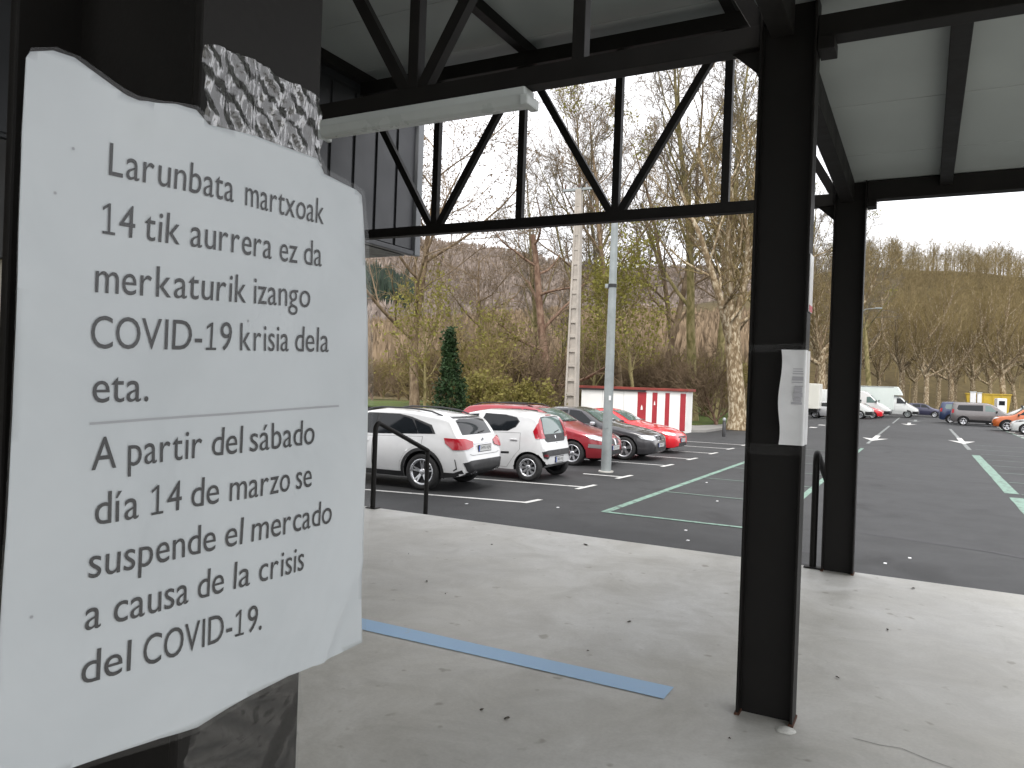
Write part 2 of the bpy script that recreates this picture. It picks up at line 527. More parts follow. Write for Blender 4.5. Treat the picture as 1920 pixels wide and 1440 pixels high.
# green market pitches to the left of the lane
strip('pitch_line', (-4.53, 11.86), (-4.50, 30.0), 0.13, M_GREEN_LINE, lot)
strip('pitch_line', (-4.55, 11.86), (-2.0, 11.92), 0.11, M_GREEN_LINE, lot, 0.008)
strip('pitch_line', (-2.05, 11.9), (-2.07, 24.0), 0.13, M_GREEN_LINE, lot)
strip('pitch_line', (-2.07, 27.5), (-2.05, 33.0), 0.12, M_GREEN_LINE, lot)
for y in (15.0, 18.0, 21.0, 24.0, 27.0, 30.0):
    strip('pitch_cross_line', (-4.43, y), (-2.13, y + 0.05), 0.08, M_PALE_GREEN, lot, 0.008)
strip('lane_line', (-2.07, 36.5), (-2.06, 60), 0.13, M_FADED_LINE, lot)
strip('lane_line', (-2.06, 66), (-2.06, 86), 0.12, M_FADED_LINE, lot)
# right side
strip('pitch_line', (1.78, 20.3), (1.75, 33.2), 0.26, M_GREEN_LINE, lot)
strip('pitch_line', (1.80, 9.0), (1.79, 19.5), 0.26, M_GREEN_LINE, lot)
strip('lane_line', (1.70, 36.5), (1.62, 60), 0.16, M_FADED_LINE, lot)
for y in (14.5, 17.2, 20.2, 23.0, 25.8, 28.4, 31.0, 34.0, 37.0, 40.5):
    strip('pitch_cross_line', (1.95, y), (4.6, y + 0.05), 0.09, M_PALE_GREEN, lot, 0.008)
strip('pitch_line', (4.9, 16), (4.95, 66), 0.12, M_PALE_GREEN, lot)
for k in range(9):
    strip('dotted_mark', (5.15, 50.0 + k * 2.4), (5.15, 50.7 + k * 2.4), 0.34, M_WHITE_LINE, lot, 0.008)
for k in range(7):
    strip('dotted_mark', (-5.9, 40.5 + k * 4.6), (-5.9, 41.6 + k * 4.6), 0.4, M_WHITE_LINE, lot)
for k in range(5):
    strip('bay_line', (-5.9, 64 + k * 3.2), (-10.5, 63.2 + k * 3.2), 0.11, M_FADED_LINE, lot)
# arrows on the lane
def arrow(x, y, ln, wd, m, direction, name='lane_arrow'):
    s = direction
    pts = [(-0.12, -ln * .5), (0.12, -ln * .5), (0.12, ln * .1), (wd * .5, ln * .02), (0, ln * .5), (-wd * .5, ln * .02), (-0.12, ln * .1)]
    mb = MB(); mb.add([(x + a, y + s * c, 0.012) for a, c in pts], [tuple(range(7))])
    mb.build(name, m, lot)
arrow(-2.02, 41.5, 5.5, 1.15, M_WHITE_LINE, -1)
arrow(1.68, 43.8, 6.0, 1.15, M_WHITE_LINE, -1)
arrow(-0.95, 66.5, 6.0, 1.1, M_WHITE_LINE, -1)
arrow(-0.6, 76.5, 6.0, 1.1, M_FADED_LINE, -1)
# small pale scraps and patched seams on the asphalt
for px, py in ((1286, 995), (1290, 1014), (1325, 905), (1345, 940), (1046, 952), (1706, 1047), (1660, 1057), (875, 945)):
    q = on_z(px, py, 0.0); mb = MB()
    mb.bbox(q[0] - .02, q[0] + .018, q[1] - .03, q[1] + .025, 0.001, 0.010, 0.003)
    tag(mb.build('paper_scrap', M_WHITE_PAINT, None, (q[0], q[1], 0)), 'tiny white scrap of litter lying on the dark asphalt', 'litter', 'scraps of litter on the asphalt')
m_patch = mat('asphalt_patch', (0.038, 0.038, 0.041), 0.8, var=0.2, scale=3)
for pts in (((-1.3, 9.95), (0.1, 9.75), (1.9, 9.55), (4.0, 9.3)), ((-0.9, 12.7), (0.9, 12.3), (2.2, 11.6), (4.2, 11.2)), ((-1.8, 10.9), (-1.5, 10.6), (-1.2, 10.7))):
    mb = MB()
    for i in range(len(pts) - 1):
        (x0, y0), (x1, y1) = pts[i], pts[i + 1]
        w0 = 0.05 + 0.03 * (i % 2); mb.add([(x0, y0 - w0, .003), (x1, y1 - w0, .003), (x1, y1 + w0, .003), (x0, y0 + w0, .003)], [(0, 1, 2, 3)])
    mb.build('tar_seam', m_patch, lot)

# ------------------------------------------------------------------ platform
b = MB(); b.bbox(-30, 14, -14, EDGE_Y, -0.14, PLAT, 0.02)
plat = struct(b.build('concrete_platform', M_CONC))
for k, (y1, z1) in enumerate(((7.52, 0.37), (7.84, 0.18))):
    b = MB(); b.bbox(-5.9, -0.7, EDGE_Y + 0.001 if k == 0 else 7.521, y1, 0.003, z1, 0.012); b.build('step', M_CONC, plat)
strip('blue_line', (-5.9, 3.745), (-1.06, 3.745), 0.165, M_BLUE_LINE, plat, PLAT + 0.004)
m_crack = mat('dark_crack', (0.16, 0.155, 0.14), 0.9)  # flat grey-brown colour of the crack line itself
for pp in (((1600, 1385), (1650, 1398), (1690, 1404), (1740, 1425), (1800, 1446), (1850, 1470)),):
    pts = [on_z(x, y, PLAT) for x, y in pp]
    for i in range(len(pts) - 1): strip('floor_crack', pts[i][:2], pts[i + 1][:2], 0.0035, m_crack, plat, PLAT + 0.002)
# dry leaves and debris on the concrete
m_dry = mat('dry_leaf', (0.05, 0.042, 0.03), 0.8, var=0.3, scale=30)
rl = random.Random(4)
for px, py, sz in ((903, 1333, .022), (950, 1349, .026), (800, 1091, .03), (1180, 1167, .035), (1098, 1022, .05), (1102, 1222, .016), (922, 1022, .018), (1570, 1272, .022), (1664, 1182, .026), (1712, 1104, .032), (766, 1040, .014), (1368, 1387, .012), (835, 1115, .015)):
    q = on_z(px, py, PLAT); a0 = rl.uniform(0, 6.28); n = 9; vs = []
    for k in range(n):
        a = 2 * math.pi * k / n; rr = sz * (0.5 + 0.3 * rl.random()); vs.append((q[0] + rr * math.cos(a) * math.cos(a0) - rr * .45 * math.sin(a) * math.sin(a0), q[1] + rr * math.cos(a) * math.sin(a0) + rr * .45 * math.sin(a) * math.cos(a0), PLAT + 0.003 + rl.random() * 0.006))
    vs.append((q[0], q[1], PLAT + 0.012))
    mb = MB(); mb.add(vs, [(k, (k + 1) % n, n) for k in range(n)])
    tag(mb.build('dry_leaf', m_dry, None, (q[0], q[1], PLAT)), 'small dark dry leaf lying on the pale concrete floor', 'leaf', 'dry leaves on the concrete floor')

# ------------------------------------------------------------------ market canopy: steel columns, trusses and roof
canopy = empty('market_canopy', (-0.6, 3.74, PLAT))
tag(canopy, 'open market canopy of dark steel columns, lattice trusses and grey ceiling panels', 'canopy')
XC = -0.60                       # column line
def col_i(name, yc, ztop, label=None):
    hx, hy, tf, tw = 0.125, 0.0625, 0.011, 0.008
    z0 = PLAT
    mb = MB()
    for s in (-1, 1):
        x0, x1 = (XC - hx, XC - hx + tf) if s < 0 else (XC + hx - tf, XC + hx)
        mb.bbox(x0, x1, yc - hy, yc + hy, z0, ztop, 0.0025)
    mb.box(XC - hx + tf, XC + hx - tf, yc - tw / 2, yc + tw / 2, z0, ztop - 0.003)
    c = mb.build(name, M_STEEL, canopy)
    if label: c['label'] = label
    for s in (-1, 1):             # fillet welds at the foot
        mb = MB(); mb.bbox(XC + s * (hx - .006) - .012, XC + s * (hx - .006) + .012, yc - hy - .006, yc + hy + .006, z0 - .002, z0 + .012, .004)
        mb.build('foot_weld', mat('rusty_steel', (0.07, 0.028, 0.014), 0.85, var=0.5, scale=60), c)
    return c
ROOF_Z = EYE + 3.42              # underside of the high roof
LOW_Z = EYE + 1.80               # underside of the low canopy on the right
col0 = col_i('column', 0.4525, ROOF_Z + 0.05, 'dark steel I-section column carrying the large paper notice')
col1 = col_i('column', 3.74, ROOF_Z + 0.05, 'dark steel I-section column with the small paper notice, beside the blue floor line')
col2 = col_i('column', 7.10, ROOF_Z + 0.05, 'dark steel I-section column at the platform edge beside the handrail')
mb = MB(); mb.lathe([(0, .008), (.03, .007), (.045, .0)], 14, 'Z', (XC + .105, 3.74 - .11, PLAT + .001)); mb.build('grout_blob', mat('pale_grout', (0.6, 0.6, 0.56), 0.8, var=0.2, scale=60), col1)
MOD = 1.055
def truss(yc, x_end_k, bw=0.10):
    zb, zt = EYE + 1.655, EYE + 3.36
    xl = XC - MOD * x_end_k
    mb = MB()
    mb.bbox(xl, XC - 0.127, yc - bw / 2, yc + bw / 2, zb - 0.05, zb + 0.05, 0.004)
    t = mb.build('truss', M_STEEL, canopy)
    mb = MB(); mb.bbox(xl, XC - 0.127, yc - bw / 2 - .02, yc + bw / 2 + .02, zt - 0.09, zt + 0.055, 0.004)
    mb.build('top_chord', M_STEEL, t)
    for k in range(1, x_end_k):
        x = XC - MOD * k
        mb = MB(); mb.bbox(x - .036, x + .036, yc - .036, yc + .036, zb + .051, zt - .091, .004); mb.build('truss_post', M_STEEL, t)
        if k % 2 == 0 or k == 0:
            for s in (-1, 1):
                mb = MB(); mb.beam((x + s * .05, yc + .003 * s, zb + .045), (x + s * (MOD - .03), yc + .003 * s, zt - .08), .065, .07); mb.build('truss_diagonal', M_STEEL, t)
    mb = MB(); mb.beam((XC - .13, yc, zb + .05), (XC - MOD + .03, yc, zt - .08), .065, .07); mb.build('truss_diagonal', M_STEEL, t)
    mb = MB(); mb.prism([(XC - .126, zb - .17), (XC - .126, zb - .051), (XC - .26, zb - .051), (XC - .23, zb - .075)], yc - .006, yc + .006); mb.build('gusset_plate', M_STEEL, t)
    return t
truss(3.74, 6); truss(7.10, 5); truss(0.4525, 6)
# top chord of the far truss goes on beyond; roof purlins along the depth
for k in (1, 3, 5):
    x = XC - MOD * k
    mb = MB(); mb.bbox(x - .05, x + .05, -11, 7.55, EYE + 3.417, EYE + 3.53, .004); mb.build('roof_purlin', M_STEEL, canopy)
# high roof panels, one metre wide, laid across
y = -10.0; i = 0
while y < 7.6:
    mb = MB(); mb.bbox(-6.3, -0.2, y + .003, min(y + 0.997, 7.65), EYE + 3.532, EYE + 3.62, .006); mb.build('ceiling_panel', M_PANEL, canopy); y += 1.0
mb = MB(); mb.bbox(-6.0, -0.18, 7.66, 7.72, EYE + 3.36, EYE + 3.7, .01); mb.build('roof_fascia', M_STEEL, canopy)
# low canopy on the right: edge beam along the columns, cross beams, joists, panels
mb = MB(); mb.bbox(-0.67, -0.57, 3.82, 7.03, EYE + 1.62, EYE + 1.79, .004); mb.build('edge_beam', M_STEEL, canopy)
mb = MB(); mb.bbox(-0.67, -0.57, 0.53, 3.66, EYE + 1.62, EYE + 1.79, .004); mb.build('edge_beam', M_STEEL, canopy)
LOWX = 2.3
for yc, h0, h1 in ((3.74, 1.60, 1.70), (7.10, 1.63, 1.785), (0.4525, 1.60, 1.70)):
    mb = MB(); mb.bbox(XC + .128, LOWX, yc - .055, yc + .055, EYE + h0, EYE + h1, .004); mb.build('cross_beam', M_STEEL, canopy)
    mb = MB(); mb.bbox(XC + .128, XC + .2, yc - .07, yc + .07, EYE + h0 - .06, EYE + h0 - .002, .004); mb.build('bracket', M_STEEL, canopy)
for x in (0.10, 0.95, 1.80, 2.24):
    for ya, yb in ((-8.0, 0.39), (0.515, 3.68), (3.80, 7.04)):
        mb = MB(); mb.bbox(x - .045, x + .045, ya, yb, EYE + 1.70, EYE + 1.79, .004); mb.build('joist', M_STEEL, canopy)
y = -8.0
while y < 7.1:
    mb = MB(); mb.bbox(-0.655, LOWX, y + .003, min(y + 1.097, 7.17), EYE + 1.793, EYE + 1.86, .006); mb.build('ceiling_panel', M_PANEL, canopy); y += 1.1
mb = MB(); mb.bbox(-0.56, LOWX + .05, 7.175, 7.23, EYE + 1.70, EYE + 1.93, .01); mb.build('roof_fascia', M_STEEL, canopy)
# strip light under the near truss
sl = empty('strip_light', (-2.67, 3.74, EYE + 1.50))
tag(sl, 'long white fluorescent strip light, switched off, under the truss chord', 'light')
mb = MB(); mb.bbox(-3.42, -1.95, 3.68, 3.80, EYE + 1.555, EYE + 1.603, .008); mb.build('housing', M_LIGHT_BODY, sl)
mb = MB(); mb.prism([(3.672, EYE + 1.553), (3.808, EYE + 1.553), (3.785, EYE + 1.515), (3.765, EYE + 1.505), (3.715, EYE + 1.505), (3.695, EYE + 1.515)], -3.40, -1.975, 'X'); mb.build('diffuser', mat('white_diffuser', (0.44, 0.47, 0.46), 0.3, var=0.05, scale=5), sl)
for x0, x1 in ((-3.435, -3.402), (-1.973, -1.925)):
    mb = MB(); mb.bbox(x0, x1, 3.668, 3.812, EYE + 1.50, EYE + 1.556, .008); mb.build('end_cap', M_LIGHT_BODY, sl)

# ------------------------------------------------------------------ market hall at the left with its clad upper storey
hall = empty('market_hall', (-6.1, 0, PLAT))
tag(hall, 'market hall with dark ribbed metal upper cladding and a glazed wall behind the notice', 'building')
ZB, ZT = EYE + 1.66, EYE + 3.42
mb = MB(); mb.box(-12, -6.06, -10, 8.46, ZB + .02, ZT); mb.build('upper_wall', M_CLAD, hall)
mb = MB(); mb.box(-12, -6.06, -10, 7.60, ZT + .001, EYE + 3.53); mb.build('upper_wall_head', M_CLAD, hall)
mb = MB(); mb.box(-12, -6.2, 7.3, 8.44, ZB - .01, ZB + .019); mb.build('soffit', M_BLACK, hall)
y = 8.40
while y > -9.6:
    mb = MB(); mb.bbox(-6.06, -6.035, y - .395, y - .03, ZB + .05, ZT - .05, .006); mb.build('cladding_panel', M_CLAD, hall); y -= 0.42
mb = MB(); mb.bbox(-6.07, -5.99, 8.38, 8.50, ZB - .02, ZT + .03, .01); mb.build('corner_trim', mat('grey_trim', (0.16, 0.17, 0.18), 0.5), hall)
mb = MB(); mb.bbox(-6.1, -5.97, 7.74, 8.54, ZT + .031, ZT + .07, .01); mb.build('cap_flashing', mat('grey_trim', (0.16, 0.17, 0.18), 0.5), hall)
mb = MB(); mb.bbox(-6.08, -6.0, 7.3, 8.37, ZB - .03, ZB + .035, .01); mb.build('drip_trim', M_CLAD, hall)
mb = MB(); mb.box(-6.3, -6.1, -10, 7.1, PLAT + 0.003, PLAT + .72); mb.box(-6.3, -6.1, -10, 7.1, EYE + .8, ZB + .015)
mb.build('lower_wall', mat('dark_grey_render', (0.05, 0.05, 0.05), 0.7, var=0.2, scale=2), hall)
m_pane = mat('amber_glass', (0.20, 0.17, 0.10), 0.1, var=0.25, scale=1.2, coat=0.6)  # opaque pane in the beige of the hall interior, no emission
y = 7.0
while y > -9:
    mb = MB(); mb.box(-6.22, -6.19, y - 1.36, y - .04, PLAT + .723, EYE + .797); mb.build('window_pane', m_pane, hall)
    mb = MB(); mb.bbox(-6.26, -6.12, y - .037, y + .037, PLAT + .723, EYE + .797, .004); mb.build('window_mullion', M_STEEL, hall); y -= 1.4

# ------------------------------------------------------------------ handrails on the steps
def handrail(x, y0, label):
    h = empty('handrail', (x, y0, PLAT)); tag(h, label, 'handrail', 'handrails at the platform steps')
    z0 = PLAT; path = [(x, y0, z0 + .012), (x, y0, z0 + .90)]
    for k in range(1, 7):
        a = k / 6 * R(68) ; path.append((x, y0 + .09 * (1 - math.cos(a)), z0 + .90 + .09 * math.sin(a)))
    e = path[-1]
    path += [(x, y0 + 1.08, z0 + .60)]
    mb = MB(); mb.tube(path, .029, 12); mb.build('rail', M_STEEL, h)
    mb = MB(); mb.tube([(x, y0 + 1.08, 0.012), (x, y0 + 1.08, z0 + .612)], .029, 12); mb.build('rail_post', M_STEEL, h)
    mb = MB(); mb.bbox(x - .07, x + .07, y0 - .05, y0 + .05, z0 + .001, z0 + .013, .003); mb.build('base_plate', M_STEEL, h)
    mb = MB(); mb.bbox(x - .07, x + .07, y0 + 1.03, y0 + 1.13, .001, .013, .003); mb.build('base_plate', M_STEEL, h)
handrail(-5.56, 7.13, 'dark tubular handrail sloping down the steps in front of the white SUV')
handrail(-0.80, 7.13, 'dark tubular handrail sloping down beside the steel column at the platform edge')

# ------------------------------------------------------------------ paper notice on the near column
def sheet_x(y, z):
    """the sheet lies on the column flange, its free left part bent slightly towards the viewer side"""
    x = -0.4715 + (y - 0.262) * 0.067
    x += 0.0035 * math.exp(-((y - .37) / .05) ** 2) * (0.6 + 0.4 * math.sin(z * 9))
    x += 0.0024 * math.sin(z * 15 + y * 22) * math.sin(y * 30 + 1.0) + 0.0003 * math.sin(z * 61 - y * 70)
    x += 0.0042 * math.exp(-((y - CR_A[1]) / .0065) ** 2) * max(0.0, min(1.0, (z - CR_A[2] + .018) / .02))
    x += 0.0022 * math.exp(-((y - CR_A[1] - .022) / .008) ** 2) * max(0.0, min(1.0, (z - CR_A[2] + .018) / .02))
    t = (z - CR_B[2]) / (CR_C[2] - CR_B[2]); yc = CR_B[1] + (CR_C[1] - CR_B[1]) * t
    if t > -.2: x += (0.0032 * math.exp(-((y - yc) / .006) ** 2) - .05 * max(0.0, y - yc) * .35) * min(1.0, max(0.0, (t + .2) / .6))
    t = (z - CR_D[2]) / .09
    x += 0.0015 * math.exp(-t * t) * math.exp(-((y - CR_D[1]) / .05) ** 2)
    return x + 0.009
CR_A, CR_B, CR_C, CR_D = on_x(258, 215, -.46), on_x(655, 1040, -.458), on_x(573, 1255, -.459), on_x(470, 320, -.459)
def on_sheet(px, py):
    d = ray(px, py); t = 0.55
    for _ in range(12):
        p = E0 + d * t
        t = t * (1 + (sheet_x(p[1], p[2]) - p[0]) / p[0] * 0.9)
        t = (sheet_x(p[1], p[2])) / d[0]
    p = E0 + d * t
    return p[1], p[2]
def sheet_mesh(name, outline, m, off=0.0, step=0.006, extra=None, thick=0.0):
    bm = bmesh.new()
    vs = [bm.verts.new((0, y, z)) for y, z in outline]
    bm.faces.new(vs)
    ys = [q[0] for q in outline]; zs = [q[1] for q in outline]
    for lo, hi, no in ((min(ys), max(ys), (0, 1, 0)), (min(zs), max(zs), (0, 0, 1))):
        k = lo + step
        while k < hi:
            co = (0, k, 0) if no[1] else (0, 0, k)
            bmesh.ops.bisect_plane(bm, geom=bm.verts[:] + bm.edges[:] + bm.faces[:], plane_co=co, plane_no=no); k += step
    bmesh.ops.triangulate(bm, faces=[f for f in bm.faces if len(f.verts) > 4])
    for v in bm.verts:
        x = sheet_x(v.co.y, v.co.z) + off
        if extra: x += extra(v.co.y, v.co.z)
        v.co.x = x
    if thick:
        r = bmesh.ops.extrude_face_region(bm, geom=bm.faces[:])
        for e in r['geom']:
            if isinstance(e, bmesh.types.BMVert): e.co.x -= thick
    bmesh.ops.recalc_face_normals(bm, faces=bm.faces[:])
    me = bpy.data.meshes.new(name); bm.to_mesh(me); bm.free()
    me.materials.append(m); me.polygons.foreach_set('use_smooth', [True] * len(me.polygons))
    return me
m_paper, nt, p = new_mat('notice_paper')
v = coords(nt); n1 = noise_node(nt, 6, 4, 0.6, v, 0.5)
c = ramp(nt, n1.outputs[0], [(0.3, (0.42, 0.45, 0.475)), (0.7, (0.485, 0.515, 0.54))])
nt.links.new(c.outputs[0], p.inputs['Base Color'])
p.inputs['Roughness'].default_value = 0.6
n2 = noise_node(nt, 7, 3, 0.5, v, 0.8); bump(nt, p, n2.outputs[0], 0.35, 0.02)
pix = [(50, 108), (58, 97), (100, 95), (140, 108), (240, 180), (262, 189), (330, 195), (368, 206), (392, 234), (480, 255), (596, 298), (608, 326), (668, 356), (678, 366),
       (684, 450), (688, 560), (690, 700), (685, 900), (680, 1060), (679, 1205), (640, 1224), (572, 1256), (540, 1268), (470, 1304), (370, 1364), (300, 1385), (200, 1418), (130, 1442), (-40, 1500), (-22, 1400), (0, 1180), (12, 1000), (24, 780), (34, 520), (42, 250)]
outl = [on_sheet(*q) for q in pix]
org = (-0.46, 0.41, 1.85)
def sheet_obj(name, me, parent=None):
    me.transform(Matrix.Translation((-org[0], -org[1], -org[2])))
    return link_mesh(name, me, parent, None if parent else org)
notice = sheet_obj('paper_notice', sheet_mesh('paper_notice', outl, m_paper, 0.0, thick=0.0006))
tag(notice, 'large creased white paper notice with Basque and Spanish text taped to the steel column', 'notice')
# lettering: each half line fitted between its measured ends
LN = [('Larunbata', (203, 328), (437, 380)), ('martxoak', (459, 385), (606, 421)), ('14 tik aurrera', (191, 438), (508, 486)), ('ez da', (523, 489), (602, 500)),
      ('merkaturik', (177, 548), (460, 568)), ('izango', (475, 569), (580, 577)), ('COVID-19', (169, 653), (433, 657)), ('krisia dela', (449, 657), (615, 660)),
      ('eta.', (172, 755), (277, 752)), ('A partir del', (170, 882), (453, 849)), ('s\u00e1bado', (467, 847), (588, 832)), ('d\u00eda 14 de', (176, 985), (409, 943)), ('marzo se', (429, 940), (583, 912)),
      ('suspende el', (164, 1085), (453, 1020)), ('mercado', (470, 1016), (620, 980)), ('a causa de la', (157, 1183), (467, 1097)), ('crisis', (484, 1092), (568, 1068)), ('del', (150, 1285), (243, 1257)), ('COVID-19.', (266, 1250), (489, 1180))]
EM = 0.0300
m_text, nt, p = new_mat('printed_ink'); p.inputs['Base Color'].default_value = (0.022, 0.023, 0.026, 1); p.inputs['Roughness'].default_value = 0.6
for s, a, c in LN:
    (y0, z0), (y1, z1) = on_sheet(*a), on_sheet(*c)
    me = glyph_text(s)
    xs = [v.co.x for v in me.vertices]; lo, hi = min(xs), max(xs)
    for v in me.vertices:
        t = (v.co.x - lo) / (hi - lo)
        yy = y0 + (y1 - y0) * t; zz = z0 + (z1 - z0) * t + v.co.y * EM
        v.co = (sheet_x(yy, zz) + 0.0007, yy, zz)
    me.materials.append(m_text)
    sheet_obj('text_line', me, notice)
q = [on_sheet(*t) for t in ((167, 797), (635, 763), (635, 759), (167, 792))]
sheet_obj('ruled_line', sheet_mesh('ruled_line', q, mat('grey_ink', (0.3, 0.31, 0.33), 0.6), 0.0004), notice)
for px, py in ((137, 279), (103, 362), (465, 602), (58, 1157)):
    y, z = on_sheet(px, py); rr = .0011
    sheet_obj('ink_spot', sheet_mesh('ink_spot', [(y + rr * math.cos(a * math.pi / 3), z + rr * math.sin(a * math.pi / 3)) for a in range(6)], mat('grey_ink', (0.3, 0.31, 0.33)), 0.0004, 1.0), notice)
# clear sleeve over the sheet, a little wider than it on the right
sl_pix = [(46, 112), (56, 90), (104, 89), (150, 108), (240, 172), (262, 182), (368, 199), (394, 226), (480, 248), (598, 290), (612, 318), (664, 346), (681, 358), (690, 450), (695, 560), (698, 700), (693, 900), (687, 1060), (684, 1208), (640, 1229), (572, 1262), (470, 1311), (370, 1372), (200, 1427), (130, 1450), (-52, 1510), (-34, 1400), (-10, 1180), (4, 1000), (17, 780), (28, 520), (37, 250)]
sheet_obj('plastic_sleeve', sheet_mesh('plastic_sleeve', [on_sheet(*q) for q in sl_pix], m_clear('clear_sleeve', 0.035, 0.28, (0.985, 0.99, 0.99), fres=0.0), 0.0014), notice)
# crinkled tape holding the sheet to the flange, above and below
def crinkle(y, z): return 0.0010 * math.sin(y * 420 + 2.0 * math.sin(z * 160)) + 0.0007 * math.sin(z * 330 + y * 210) + 0.0008 * math.sin(y * 900 - z * 260) - 0.004
m_tape = m_clear('crinkled_tape', 0.10, 0.16, (0.92, 0.93, 0.93), 0.45, 42, 0.2, (1, 1.5, 0.22))
tp = [(387, 84), (412, 82), (440, 97), (470, 105), (500, 122), (540, 150), (575, 162), (606, 184), (608, 322), (560, 286), (480, 258), (430, 244), (392, 232)]
sheet_obj('tape', sheet_mesh('tape', [on_sheet(*q) for q in tp], m_tape, 0.0012, 0.0035, crinkle), notice)
tp = [(372, 1366), (470, 1306), (572, 1258), (566, 1440), (560, 1560), (330, 1560), (350, 1440)]
sheet_obj('tape', sheet_mesh('tape', [on_sheet(*q) for q in tp], m_clear('film_tape', 0.02, 0.22, (0.93, 0.94, 0.94), 0.2, 24, 0.05, (1, .35, 1.6)), -0.0002, 0.006, crinkle), notice)
# ------------------------------------------------------------------ smaller notices on the next column
x1, yf = XC + 0.125, 3.74 - 0.0625
def wrapped(name, z0, z1, left, right, m, wave=0.0028):
    """sheet round the flange corner: 'left' metres across the open side, 'right' metres along the flange face"""
    prof = [(x1 + .003 - left * (1 - i / 10), yf - .004 - .012 * (1 - i / 10) ** 2) for i in range(10)]
    prof += [(x1 + .001, yf - .005), (x1 + .004, yf - .001)] + [(x1 + .004 + .001 * math.sin(i), yf + right * i / 8) for i in range(1, 9)]
    vs, fs = [], []
    nz = 16
    for j in range(nz + 1):
        z = z0 + (z1 - z0) * j / nz
        for i, (x, yy) in enumerate(prof):
            t = max(0, 1 - i / 10)
            vs.append((x + t * wave * 2.2 * math.sin(j * .55 + .5), yy + t * wave * math.sin(j * .9), z))
    n = len(prof)
    for j in range(nz):
        for i in range(n - 1): fs.append((j * n + i, j * n + i + 1, (j + 1) * n + i + 1, (j + 1) * n + i))
    mb = MB(); mb.add(vs, fs, True); return mb
zA, zB = EYE - .235, EYE + .195
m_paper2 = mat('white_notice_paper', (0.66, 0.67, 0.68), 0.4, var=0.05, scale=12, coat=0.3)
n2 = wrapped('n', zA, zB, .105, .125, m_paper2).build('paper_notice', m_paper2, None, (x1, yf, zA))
tag(n2, 'small white paper notice wrapped round the edge of the middle steel column', 'notice')
for k, (zf, xa, xb, hh) in enumerate(((.80, .048, .008, .004), (.775, .048, .006, .005), (.75, .050, .004, .005), (.70, .050, .004, .018), (.66, .052, .006, .005), (.62, .040, .004, .004), (.585, .042, .008, .020), (.53, .044, .006, .020), (.48, .044, .010, .018), (.44, .052, .006, .010))):
    z = zA + (zB - zA) * zf
    mb = MB(); mb.add([(x1 - xa, yf - .0105, z - hh / 2), (x1 - xb, yf - .0075, z - hh / 2), (x1 - xb, yf - .0075, z + hh / 2), (x1 - xa, yf - .0105, z + hh / 2)], [(0, 1, 2, 3)])
    mb.build('text_line', mat('pale_print', (0.42, 0.42, 0.45), 0.6), n2)
m_film = m_clear('film_tape_b', 0.012, 0.3, (0.97, 0.97, 0.97), 0.2, 50, 0.04)
for z0, z1 in ((zB - .005, zB + .03), (zA - .045, zA + .004)):
    mb = MB(); mb.add([(XC - .128, yf - .003, z0 - .01), (x1 + .003, yf - .008, z0), (x1 + .005, yf + .12, z0), (x1 + .005, yf + .12, z1), (x1 + .003, yf - .008, z1), (XC - .128, yf - .003, z1 - .01)], [(0, 1, 4, 5), (1, 2, 3, 4)])
    mb.build('tape', m_film, n2)
mb = MB(); mb.box(x1 + .003, x1 + .0065, yf + .01, yf + .12, EYE + .37, EYE + .63)
pl = mb.build('paper_notice', m_paper2, None, (x1, 3.74, EYE + .37))
tag(pl, 'narrow white leaflet with a red lower edge stuck high on the middle column flange', 'notice')
mb = MB(); mb.box(x1 + .0066, x1 + .0076, yf + .012, yf + .118, EYE + .372, EYE + .40); mb.build('red_band', mat('red_print', (0.5, 0.03, 0.05), 0.5), pl)
# ------------------------------------------------------------------ vehicles
def pchip(xs, ys, q):
    xs = np.asarray(xs, float); ys = np.asarray(ys, float); q = np.clip(np.asarray(q, float), xs[0], xs[-1])
    h = np.diff(xs); dl = np.diff(ys) / h
    m = np.zeros(len(xs)); m[0], m[-1] = dl[0], dl[-1]
    for i in range(1, len(xs) - 1):
        if dl[i - 1] * dl[i] > 0:
            w1, w2 = 2 * h[i] + h[i - 1], h[i] + 2 * h[i - 1]
            m[i] = (w1 + w2) / (w1 / dl[i - 1] + w2 / dl[i])
    i = np.clip(np.searchsorted(xs, q, side='right') - 1, 0, len(xs) - 2)
    t = (q - xs[i]) / h[i]
    return ((2 * t**3 - 3 * t**2 + 1) * ys[i] + (t**3 - 2 * t**2 + t) * h[i] * m[i] + (-2 * t**3 + 3 * t**2) * ys[i + 1] + (t**3 - t**2) * h[i] * m[i + 1])
def prof(pts, q): return pchip([p[0] for p in pts], [p[1] for p in pts], q)

def paint(name, col, metal=0.0, rough=0.35):
    if name in MATS: return MATS[name]
    m, nt, p = new_mat(name)
    v = coords(nt)
    n = noise_node(nt, 1.7, 4, 0.6, v)
    c = ramp(nt, n.outputs[0], [(0.3, tuple(x * 0.9 for x in col)), (0.7, tuple(min(1, x * 1.04) for x in col))])
    nt.links.new(c.outputs[0], p.inputs['Base Color'])
    p.inputs['Metallic'].default_value = metal
    p.inputs['Roughness'].default_value = rough
    p.inputs['Coat Weight'].default_value = 0.9
    p.inputs['Coat Roughness'].default_value = 0.05
    MATS[name] = m
    return m

